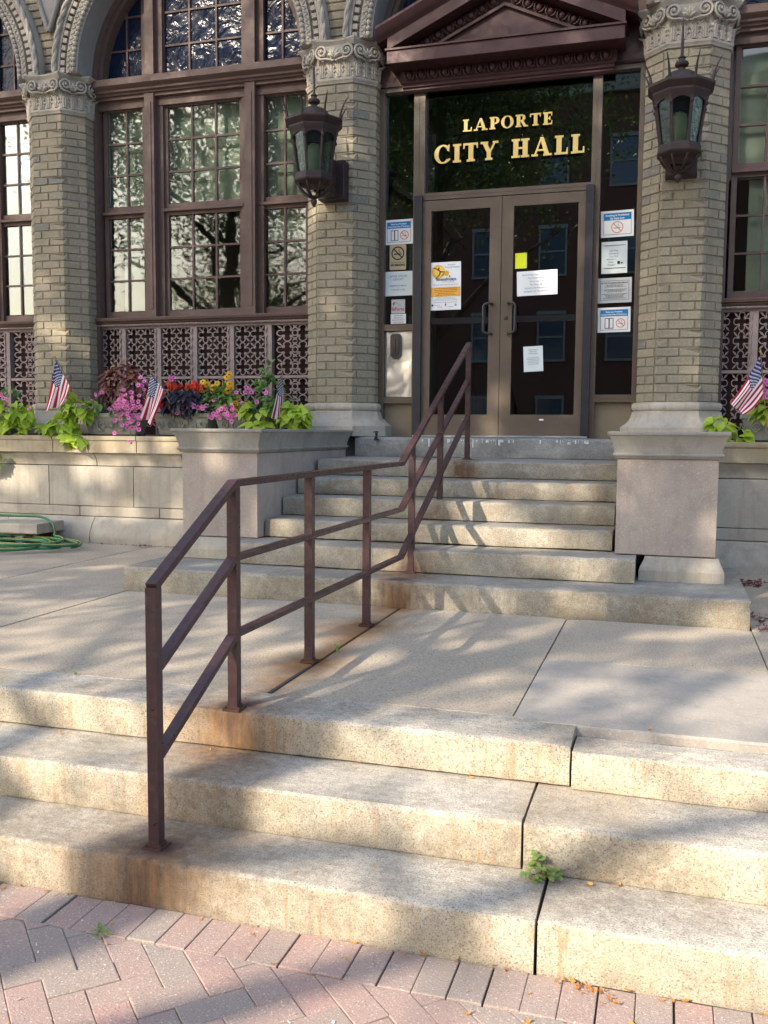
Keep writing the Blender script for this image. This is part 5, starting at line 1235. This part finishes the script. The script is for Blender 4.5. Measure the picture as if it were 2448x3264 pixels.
# ================================================================ FLAGS
def flag(top, foot, cloth, label, Y=7.86, amp=.03, ph=0, seed=0):
    """top/foot: staff ends (x, z); cloth: hoist top, hoist bottom, fly bottom, fly top as (x, z, y offset)"""
    t = empty('small_flag', (foot[0], Y, foot[1]), label, 'flag', 'small flags standing in the flower boxes'); L = t.location
    A, B = Vector((foot[0], Y+.02, foot[1])), Vector((top[0], Y+.02, top[1])); ext = A+(A-B)*.35
    MB().tube([ext-L, B-L], .0035, 6).build('staff', MAT['wood'], t, smooth=60); MB().lathe([(.001, -.004), (.006, .0), (.0075, .008), (.004, .02), (.0005, .034)], 8).build('spear_tip', MAT['gilt'], t, B-L, ((B-A).to_track_quat('Z', 'Y')).to_euler(), smooth=50)
    nr, nc = 26, 30; q4 = [Vector((x_, Y+dy, z_)) for x_, z_, dy in cloth]
    def pt(u, v):
        p_ = (q4[0]*(1-v)+q4[1]*v)*(1-u)+(q4[3]*(1-v)+q4[2]*v)*u
        w_ = amp*(.25+u)*math.sin(v*9.5+ph+u*1.4)+amp*.5*math.sin(v*17+ph*2-u*3)*u
        p_.y += w_; p_.x += .25*w_; p_.z += -.012*math.sin(PI*u)*(1+math.sin(v*8)); return p_-L
    m = MB(); vs_ = [pt(i/nc, j/nr) for j in range(nr+1) for i in range(nc+1)]
    n0 = len(vs_); V2 = vs_+[v_+Vector((0, .0012, 0)) for v_ in vs_]
    for mi in range(3):
        fs = []
        for j in range(nr):
            for i in range(nc):
                a = j*(nc+1)+i; s_ = j//2; can = i < nc*.4 and j < 14; k_ = 2 if can else (0 if s_ % 2 == 0 else 1)
                if k_ == mi: fs.append((a, a+1, a+nc+2, a+nc+1)); fs.append((n0+a, n0+a+nc+1, n0+a+nc+2, n0+a+1))
        m.cm = mi; m.add(V2, fs)
    m.build('cloth', [MAT['fred'], MAT['fwhite'], MAT['fblue']], t, smooth=80)
    m = MB()
    for row in range(9):
        for c_ in range(6 if row % 2 == 0 else 5):
            u = .4*((c_+.5)/6 if row % 2 == 0 else (c_+1)/6); v = 14/26*(row+.5)/9
            o_ = pt(u, v); ex = (pt(u+.01, v)-o_).normalized(); ey = (pt(u, v+.01)-o_).normalized(); nz_ = ex.cross(ey).normalized(); sz = .0085
            for sd_ in (-1, 1):
                c0 = o_+(nz_*sd_*.0018 if sd_*nz_.y < 0 else nz_*sd_*.0018+Vector((0, .0012, 0)))
                pl = [c0+(ex*math.cos(k_*PI/5)+ey*math.sin(k_*PI/5))*(sz if k_ % 2 == 0 else sz*.42) for k_ in range(10)]
                m.add(pl, [tuple(range(10))])
    m.build('stars', MAT['fwhite'], t); return t
flag((-5.738, 2.266), (-5.50, 1.875), [(-5.722, 2.238, 0), (-5.56, 1.965, 0), (-5.625, 1.80, -.03), (-5.828, 1.735, -.04)], 'small flag on a leaning staff, leftmost, in front of the left pier', amp=.018, ph=.4)
flag((-4.662, 2.108), (-4.515, 1.89), [(-4.655, 2.088, 0), (-4.52, 1.93, .02), (-4.605, 1.605, -.06), (-4.765, 1.69, -.02)], 'small flag hanging over the middle flower box, second from the left', 7.82, amp=.022, ph=1.6)
flag((-3.346, 2.144), (-3.31, 1.75), [(-3.343, 2.10, 0), (-3.335, 1.92, .05), (-3.325, 1.63, .02), (-3.385, 1.68, -.10)], 'small flag seen almost edge on beside the pier, third from the left', 7.84, amp=.02, ph=2.5)
flag((.665, 2.189), (.715, 1.76), [(.662, 2.165, 0), (.70, 1.86, .03), (.56, 1.71, -.05), (.452, 1.80, -.05)], 'small flag at the right edge over the right flower box', 7.80, amp=.022, ph=.9)

# ================================================================ SMALL THINGS ON THE GROUND
hs = empty('garden_hose', (-5.7, 7.3, .47), 'green garden hose coiled on the landing by the left terrace wall', 'hose')
pts = []
for i in range(190):
    a = i/190*2*PI*4.2; k_ = i/190; rx = .52+.09*math.sin(a*.37+1)+.05*math.sin(a*1.7); ry = .30+.07*math.cos(a*.53)
    z_ = .482+.018*(1+math.sin(a*.9+.6))*.6+.06*k_+.03*max(0, math.sin(a*.5)); pts.append((-5.72+rx*math.cos(a)+.08*math.sin(k_*9), 7.16+ry*math.sin(a)+.05*math.cos(k_*7)-.03*k_, z_))
for i in range(1, 26):
    u = i/25; pts.append((pts[189][0]-.15*u-.6*u*u, pts[189][1]+.14*math.sin(u*2.6), pts[189][2]+.17*math.sin(min(1, u*1.6)*PI/2)))
P0 = Vector(hs.location); pts = [Vector(p_)-P0 for p_ in pts]
MB().tube(pts, .014, 7).build('hose', MAT['hose'], hs, smooth=60)
MB().tube([p_+Vector((0, -.0026, .0123)) for p_ in pts], .0036, 4).build('stripe', MAT['hose_stripe'], hs, smooth=60)
wl_ = empty('stone_cover', (-6.3, 7.5, .47), 'flat stone cover slab on a rough base at the far left, behind the hose', 'slab')
MB().loft([[(x_, y_, z_+(x_+.7)*.01) for y_, z_ in ((.26, .105), (-.14, .100), (-.148, .11), (-.148, .185), (-.14, .193), (.26, .198))] for x_ in (-.9, .60, .705)]).build('slab', MAT['limestone'], wl_)
for i in range(14):
    x_ = -.85+i*.105; MB().bbox(x_, x_+.098, -.10+rnd.uniform(-.015, .01), .2, .0, .098+rnd.uniform(-.01, 0), .012).build('rubble_stone', MAT['gap'] if i % 3 else MAT['planter'], wl_)
tp_ = empty('iron_tap', (-2.52, 8.09, 1.50), 'small black iron tap fixed at the left end of the top step', 'tap')
MB().lathe([(.022, -.012), (.026, -.004), (.012, .004), (.011, .045), (.016, .05), (.012, .058), (.004, .066)], 10).build('body', MAT['black'], tp_, smooth=50); MB().tube([(-.026, 0, .058), (0, 0, .062), (.02, 0, .060)], .006, 6).build('lever', MAT['black'], tp_); MB().tube([(0, -.005, .02), (0, -.03, .018), (0, -.04, .0)], .008, 6).build('spout', MAT['black'], tp_)
# weeds
def weed(x_, y_, z_, label, n, h, spread, sz, seed, mats=('green',)):
    t = empty('weed', (x_, y_, z_), label, 'weed'); r = random.Random(seed)
    me = leafmesh('leaf', [(0, .06), (.25, .24), (.55, .32), (.85, .22), (1, .06)], MAT['weedleaf'], .12, .3)
    for i in range(n):
        a = r.uniform(0, 2*PI); d = Vector((math.cos(a)*spread*r.uniform(.2, 1), math.sin(a)*spread*.5*r.uniform(.2, 1)-.01, h*r.uniform(.15, 1)*(1 if i % 4 == 0 else .45)))
        MB().tube([(0, 0, 0), (d.x*.55, d.y*.55, d.z*.7), d], [.0022, .0018, .0012], 4).build('stem', MAT['redstem'], t)
        for k_ in range(5):
            b = r.uniform(0, 2*PI); dd = Vector((math.cos(b), math.sin(b)*.8-.3, r.uniform(-.1, .7))); put('leaf', me, t, Vector(t.location)+d, dd, (0, -.4, 1), sz*r.uniform(.7, 1.2))
    return t
MAT['weedleaf'] = leafmat('weed_leaf', (.20, .30, .08), (.28, .38, .12))
weed(-.335, 2.875, .155, 'small round-leaved weed growing from the crack in the lowest granite step', 15, .085, .06, .024, 41)
def tuft(x_, y_, z_, label, n, h, seed):
    t = empty('grass_tuft', (x_, y_, z_), label, 'grass'); r = random.Random(seed); m = MB()
    for i in range(n):
        a = r.uniform(0, 2*PI); l_ = h*r.uniform(.5, 1); dx, dy = math.cos(a)*l_*.4, math.sin(a)*l_*.3
        m.add([(dx*.1-.002, dy*.1, 0), (dx*.1+.002, dy*.1, 0), (dx*.5+.0018, dy*.5, l_*.6), (dx*.5-.0018, dy*.5, l_*.6), (dx, dy, l_*.95)], [(0, 1, 2, 3), (3, 2, 4)])
    m.build('blades', MAT['weedleaf'], t)
tuft(-1.545, 4.33, .462, 'small grass tuft in the joint beside the third rail post', 16, .07, 1)
tuft(-2.50, 3.53, .462, 'low weed in the slab joint at the back of the third step', 14, .03, 2)
t = empty('green_sprig', (-1.66, 2.43, .003), 'fallen green sprig lying on the pavers near the first step', 'sprig')
me_ = leafmesh('leaf', [(0, .04), (.3, .14), (.6, .16), (1, .01)], MAT['weedleaf'], .1, .1)
for i in range(9): put('leaf', me_, t, Vector((-1.66+.006*i, 2.43-.004*i, .006)), (math.cos(i*2.1), math.sin(i*2.1), .25), (0, 0, 1), .035)
# fallen leaflets (nobody could count them)
def litter(name, n, area, mat, label, s0, s1, seed, zf):
    r = random.Random(seed); m = MB()
    for i in range(n):
        x_, y_ = area(r); a = r.uniform(0, 2*PI); L = r.uniform(s0, s1); wd = L*r.uniform(.22, .42); z_ = zf(x_, y_)+.003; c, s_ = math.cos(a), math.sin(a); curl = r.uniform(.1, .5)*L; tl = r.uniform(-.2, .3)*L
        P_ = [(-L/2, 0, curl*.6), (-L*.2, wd/2, 0), (-L*.2, -wd/2, tl), (L*.2, wd/2, 0), (L*.2, -wd/2, tl), (L/2, 0, curl)]
        m.add([(x_+p_[0]*c-p_[1]*s_, y_+p_[0]*s_+p_[1]*c, z_+max(0, p_[2])) for p_ in P_], [(0, 2, 1), (1, 2, 4, 3), (3, 4, 5)])
    o = m.build(name, mat); tag(o, label, 'leaves', None, 'stuff'); return o
def zstep(x_, y_):
    z_ = 0
    for Y_, h in S:
        if y_ >= Y_: z_ = h
    return z_
def near_step(r):
    if r.random() < .55: return r.uniform(-2.4, .8), 2.598-abs(r.gauss(0, .018))
    return r.uniform(-2.4, .8), r.uniform(1.7, 2.58)
litter('leaf_litter', 75, near_step, MAT['litter'], 'dry orange leaflets scattered on the pavers along the first step', .012, .034, 5, lambda a, b: 0)
def curlp(r): a = r.random(); return -.20+.13*a+r.gauss(0, .012), 2.575-.06*a+r.gauss(0, .014)
litter('dry_sprig', 20, curlp, MAT['litter'], 'curled orange dry sprig at the foot of the first step below the weed', 0.014, .028, 6, lambda a, b: r.uniform(0, .012))
def on_steps(r):
    k_ = r.choice([0, 0, 1, 1, 2]); y_ = [(2.90, .16), (3.235, .32), (3.52, .47)][k_]; return r.uniform(-2.6, .7), y_[0]-abs(r.gauss(0, .02)) if r.random() < .7 else y_[0]-r.uniform(.02, .24)
litter('step_litter', 40, on_steps, MAT['litter'], 'few dry leaflets lying on the three lower granite steps', .010, .026, 7, zstep)
def wallbase(r): return (r.uniform(-5.2, -3.5), 7.735-abs(r.gauss(0, .03))) if r.random() < .45 else (.55+abs(r.gauss(0, .12)), 7.45-r.uniform(0, .35))
litter('wall_litter', 160, wallbase, MAT['litter_red'], 'reddish dry leaves gathered at the foot of the terrace walls', .02, .045, 8, lambda a, b: .470)
def rightend(r): return .52+abs(r.gauss(0, .05)), r.uniform(5.5, 6.1)
litter('corner_litter', 50, rightend, MAT['litter_red'], 'dark red dry leaves beside the right end of the upper stairs', .02, .045, 9, lambda a, b: .470)
litter('white_petals', 22, lambda r: (r.uniform(-2.2, .6), r.uniform(1.9, 2.59)), MAT['white_bit'], 'few white petals and chips lying on the pavers', .008, .022, 10, lambda a, b: 0)

# ================================================================ ACROSS THE STREET (seen in the glass) AND STREET TREES
RX, RZ = SUNL.x/SUNL.y, SUNL.z/SUNL.y
def shadow_at(p_): return p_.x+(4.5-p_.y)*RX, p_.z+(4.5-p_.y)*RZ      # where a point's shadow meets the plane y = 4.5
LIT = [(-1.11, -1.21, 0.09), (-0.91, -1.21, 0.07), (0.06, -1.21, 0.10), (0.20, -1.22, 0.12), (0.35, -1.23, 0.12), (0.49, -1.24, 0.13), (0.65, -1.23, 0.12), (0.81, -1.23, 0.12), (0.96, -1.23, 0.11), (1.10, -1.26, 0.12), (1.22, -1.25, 0.10), (-0.13, -1.28, 0.05), (-0.70, -0.88, 0.05), (-0.45, -0.93, 0.05), (0.21, -0.94, 0.06), (0.65, -1.00, 0.08), (0.81, -1.01, 0.08), (1.05, -1.03, 0.06), (-1.45, -0.81, 0.08), (-0.86, -0.83, 0.06), (-0.77, -0.84, 0.06), (-0.20, -0.86, 0.08), (-0.05, -0.85, 0.10), (0.11, -0.86, 0.11), (0.28, -0.87, 0.12), (0.46, -0.86, 0.10), (0.62, -0.85, 0.11), (0.77, -0.86, 0.10), (0.91, -0.86, 0.09), (1.07, -0.85, 0.08), (-1.11, -0.70, 0.04), (-0.86, -0.72, 0.05), (-0.05, -0.69, 0.06), (0.21, -0.69, 0.07), (0.49, -0.68, 0.07), (0.73, -0.71, 0.06), (-1.91, -0.44, 0.08), (-1.71, -0.44, 0.07), (-1.47, -0.44, 0.05), (-0.70, -0.43, 0.05), (-0.32, -0.48, 0.07), (-0.17, -0.48, 0.07), (-0.00, -0.50, 0.08), (0.15, -0.50, 0.08), (0.28, -0.50, 0.06), (0.42, -0.48, 0.10), (0.56, -0.48, 0.09), (0.68, -0.47, 0.05), (0.92, -0.49, 0.06), (-3.31, 0.80, 0.05), (-3.30, 0.93, 0.05), (-3.27, 1.08, 0.05), (-3.18, 1.18, 0.04), (-3.16, 0.32, 0.06), (-1.80, -0.01, 0.07), (-1.81, 0.11, 0.06), (-1.71, 0.34, 0.06), (-1.71, 0.47, 0.06), (-1.69, 0.22, 0.05), (-0.69, -0.04, 0.05), (-0.59, 0.05, 0.06), (-0.51, 0.14, 0.05), (-1.26, 0.29, 0.05), (-0.40, 0.93, 0.08), (-0.23, 1.03, 0.09), (-0.09, 1.17, 0.09), (0.51, 0.00, 0.10), (0.68, -0.00, 0.10), (-0.99, 1.03, 0.05), (-1.34, 0.72, 0.06), (-4.92, 1.35, 0.06), (-3.92, 0.69, 0.05), (-0.13, 0.38, 0.05), (-5.12, 1.70, 0.05), (-3.76, 1.24, 0.08), (-3.60, 1.15, 0.06), (-1.46, 1.28, 0.06), (-1.05, 1.28, 0.07), (-0.83, 1.26, 0.09), (-0.67, 1.25, 0.07), (-0.27, 1.27, 0.09), (-0.12, 1.25, 0.07), (-2.28, 1.29, 0.05), (-2.13, 1.74, 0.05), (-1.50, 1.74, 0.06), (-1.38, 1.70, 0.05), (-1.95, 1.72, 0.05), (-2.91, 1.74, 0.04), (-2.47, 2.04, 0.07), (-2.31, 2.03, 0.07), (-2.15, 2.04, 0.07), (-1.95, 2.03, 0.09), (-1.77, 2.04, 0.10), (-1.55, 2.03, 0.09), (-1.37, 2.02, 0.06), (-3.05, 2.04, 0.05), (-2.48, 2.43, 0.06), (-2.27, 2.41, 0.07), (-2.11, 2.40, 0.06), (-3.36, 2.43, 0.05), (-3.25, 2.41, 0.05), (-2.23, 2.76, 0.06), (-2.00, 2.75, 0.07), (-1.77, 2.74, 0.07), (-1.60, 2.76, 0.05), (-2.44, 2.72, 0.05), (-3.42, 2.78, 0.04), (-1.05, 2.24, 0.07), (-0.72, 1.96, 0.10), (-0.79, 2.00, 0.06), (-0.52, 2.08, 0.05), (-0.54, 2.40, 0.04), (-0.92, 2.48, 0.04), (-0.84, 1.78, 0.09), (-0.65, 1.79, 0.10), (-0.51, 1.79, 0.06), (-1.09, 2.55, 0.04), (-1.03, 2.45, 0.04), (-7.95, 3.40, 0.12), (-7.73, 3.36, 0.08), (-7.09, 3.46, 0.09), (-6.83, 3.42, 0.08), (-6.38, 3.48, 0.06), (-6.92, 3.06, 0.08), (-6.59, 3.05, 0.08), (-6.34, 3.01, 0.07), (-6.06, 3.05, 0.06), (-7.19, 3.57, 0.05), (-6.73, 3.67, 0.09), (-6.43, 3.67, 0.10), (-6.13, 3.70, 0.09), (-7.04, 3.64, 0.05), (-6.04, 3.31, 0.06), (-4.62, 6.64, 0.06), (-4.72, 6.69, 0.05), (-4.95, 6.17, 0.09), (-5.08, 6.12, 0.06), (-7.95, 5.10, 0.07), (-7.73, 5.03, 0.09), (-7.55, 4.91, 0.05), (-8.01, 4.85, 0.06), (-5.10, 7.17, 0.05), (-4.90, 7.39, 0.06), (-4.77, 7.32, 0.05), (-4.29, 7.39, 0.07), (-4.12, 7.35, 0.06), (-4.16, 7.28, 0.05), (-4.25, 7.09, 0.04), (-3.79, 7.06, 0.05), (-3.58, 7.07, 0.04), (-5.35, 7.30, 0.06), (-5.22, 7.30, 0.06), (-5.70, 7.35, 0.07), (-5.70, 6.94, 0.05), (-2.52, 6.92, 0.05), (-5.54, 7.29, 0.05), (-2.05, 2.06, 0.20), (-1.70, 2.04, 0.15), (-2.27, 2.41, 0.15), (0.49, -0.48, 0.17), (-0.05, -0.49, 0.12), (0.19, -0.85, 0.15), (0.63, -0.85, 0.18), (-0.10, -0.85, 0.10), (0.26, -1.23, 0.18), (0.61, -1.22, 0.20), (0.93, -1.23, 0.20), (1.18, -1.24, 0.15), (0.87, -1.36, 0.10), (1.09, -1.33, 0.10), (-0.30, -1.60, 0.08), (0.42, -1.42, 0.07), (-0.04, -1.59, 0.06), (0.67, -0.47, 0.16), (0.89, -0.48, 0.16), (0.15, -0.49, 0.12), (0.88, -0.85, 0.18), (1.07, -0.85, 0.15), (0.37, -0.87, 0.13), (0.78, -1.23, 0.18), (0.06, -1.22, 0.12), (0.34, -0.69, 0.12), (0.58, -0.70, 0.13), (0.87, -0.70, 0.10), (0.03, -0.69, 0.09), (0.71, -1.01, 0.12), (0.91, -1.02, 0.10), (0.31, -0.96, 0.09)]   # openings cut into the crowns to place sun patches: (x, z) on that plane, radius
def gapped(p_):
    a, b = shadow_at(p_)
    for x_, z_, r_ in LIT:
        if (a-x_)**2+(b-z_)**2 < (r_*(1.15 if b < 2.5 else 1.55))**2: return True
    n1 = mnoise.noise(Vector((a*2.2+3.1, b*2.8, 4.2))); n2 = mnoise.noise(Vector((a*5.5, b*6.2+5, 9.1)))
    v = n1+.6*n2; thr = .62 if b > 3.4 else (.50 if b > .9 else .36)
    if a > .2 and b < .6: thr -= .25
    return v > thr
LEAFQ = None
def tree(x_, y_, label, zc, rad, n, seed, trunk_h, gaps=True):
    r = random.Random(seed); t = empty('street_tree', (x_, y_, -.014), label, 'tree', 'trees along the street'); L = Vector(t.location)
    m = MB(); top = Vector((.2, .1, zc+rad[2]*.5)); m.tube([(0, 0, 0), (.05, 0, .5), (-.05, .05, trunk_h*.6), (.05, .0, trunk_h), top], [.34, .25, .22, .18, .04], 10)
    for i in range(11):
        a = i*2.4+r.uniform(-.3, .3); h = trunk_h*.75+(zc+rad[2]*.3-trunk_h*.75)*i/11; e = Vector((math.cos(a)*rad[0]*.75, math.sin(a)*rad[1]*.75, min(h+r.uniform(1, 2.4), zc+rad[2]*.7)))
        s_ = Vector((0, 0, h)); mid = s_.lerp(e, .5)+Vector((0, 0, .35)); m.tube([s_, mid, e], [.10, .06, .02], 6)
        for k_ in range(3):
            e2 = mid.lerp(e, .3+.3*k_)+Vector((r.uniform(-1, 1), r.uniform(-1, 1), r.uniform(-.2, 1))); m.tube([mid.lerp(e, .25+.3*k_), e2], [.03, .008], 4)
    m.build('trunk', MAT['bark'], t, smooth=50)
    m = MB(); vs_ = []; fs = []; c = 0
    cl = []
    while len(cl) < 150:
        v = Vector((r.uniform(-1, 1), r.uniform(-1, 1), r.uniform(-1, 1)))
        if v.length > 1: continue
        cl.append(Vector((v.x*rad[0], v.y*rad[1], zc+v.z*rad[2])))
    while c < n:
        q_ = r.choice(cl); s_ = r.uniform(.35, .8); p_ = q_+Vector((r.gauss(0, 1)*s_, r.gauss(0, 1)*s_, r.gauss(0, 1)*s_*.7)); c += 1
        if gaps:
            if gapped(p_+L): continue
            b_ = shadow_at(p_+L)[1]
            if r.random() > (.12 if b_ < -.42 else .42 if b_ < 1.0 else .42+.16*(b_-1) if b_ < 3 else .75): continue  # leaves thinned by where their shadow falls, to shape the shade
        d = Vector((r.uniform(-1, 1), r.uniform(-1, 1), r.uniform(-.9, .3))).normalized(); nn = Vector((r.uniform(-1, 1), r.uniform(-1, 1), r.uniform(-.2, 1.2))); nn = nn-d*nn.dot(d)
        if nn.length < .05: continue
        nn.normalize(); e = d.cross(nn); sz = r.uniform(.075, .14); b = len(vs_)
        vs_ += [p_-d*sz*.5, p_+e*sz*.34-nn*.015, p_+d*sz*.6, p_-e*sz*.34-nn*.015]; fs.append((b, b+1, b+2, b+3))
    me = bpy.data.meshes.new('crown'); me.from_pydata([tuple(v) for v in vs_], [], fs); me.materials.append(MAT['treeleaf']); link('crown', me, t); return t
tree(-11.0, -4.75, 'broad street tree behind the viewer, reflected in the large left window', 10.05, (4.6, 3.4, 5.0), 88000, 1, 4.6)
tree(-5.4, -4.8, 'street tree behind the viewer that dapples the steps with shade', 10.15, (4.2, 3.2, 5.0), 88000, 2, 4.9)
tree(-17.5, -19, 'leafy tree down the street to the left', 5.0, (3.6, 3.2, 4.2), 14000, 5, 2.2, False)
tree(-14.5, -15, 'tree across the street to the left, mirrored low in the windows', 5.2, (3.4, 3.0, 4.4), 14000, 6, 2.4, False)
tree(8.5, -4.2, 'street tree to the right behind the viewer', 7.5, (3.6, 3.0, 3.4), 9000, 3, 3.6, False)
def block(x0, x1, y, h, label, mat, cols, rows, seed):
    t = empty('street_building', ((x0+x1)/2, y, -.13), label, 'building', 'buildings across the street'); w_ = (x1-x0)/2
    MB().box(-w_, w_, -8, 0, -.1, h).build('wall', MAT[mat], t); MB().bbox(-w_-.2, w_+.2, -.2, .28, h-.55, h-.1, .03).box(-w_-.15, w_+.15, -8, -.2, h-.1, h+.35).build('cornice', MAT['trim'], t)
    fm = MB().box(-.62, .62, .002, .10, -1.05, -.95).box(-.62, .62, .002, .10, .95, 1.10).box(-.60, -.52, .002, .08, -.95, .95).box(.52, .60, .002, .08, -.95, .95).box(-.52, .52, .002, .06, -.04, .04).mesh('window', MAT['trim'])
    gm = MB().box(-.52, .52, .004, .02, -.95, .95).mesh('pane', MAT['skyglass'])
    for i in range(cols):
        for j in range(rows):
            o = link('window', fm, t, (-w_+(i+.5)*2*w_/cols, 0, 2.2+j*3.6)); link('pane', gm, o)
    return t
k = N('building_window_glass', .05, .8); k.col((.10, .13, .17)); MAT['skyglass'] = k.m
block(-15, 8, -24, 16.3, 'red brick block across the street, mirrored in the door glass', 'redbrick', 8, 4, 1)
block(9, 24, -24, 8.5, 'pale low block across the street to the right', 'trim', 5, 2, 2)

# ---------------------------------------------------------------- put every thing's origin at its base
for o in list(bpy.data.objects):
    if o.type == 'EMPTY' and o.parent is None and o.location.length < 1e-6 or (o.type == 'EMPTY' and o.parent is None and abs(o.location.y) < 1e-6 and o.location.z == 0):
        lo = Vector((1e9,)*3); hi = Vector((-1e9,)*3)
        for c in o.children:
            if c.type != 'MESH': continue
            for v in c.bound_box:
                p_ = c.matrix_basis @ Vector(v); lo = Vector(map(min, lo, p_)); hi = Vector(map(max, hi, p_))
        if lo.x > hi.x: continue
        d = Vector(((lo.x+hi.x)/2, (lo.y+hi.y)/2, lo.z))
        o.location = o.location+d
        for c in o.children: c.location = c.location-d
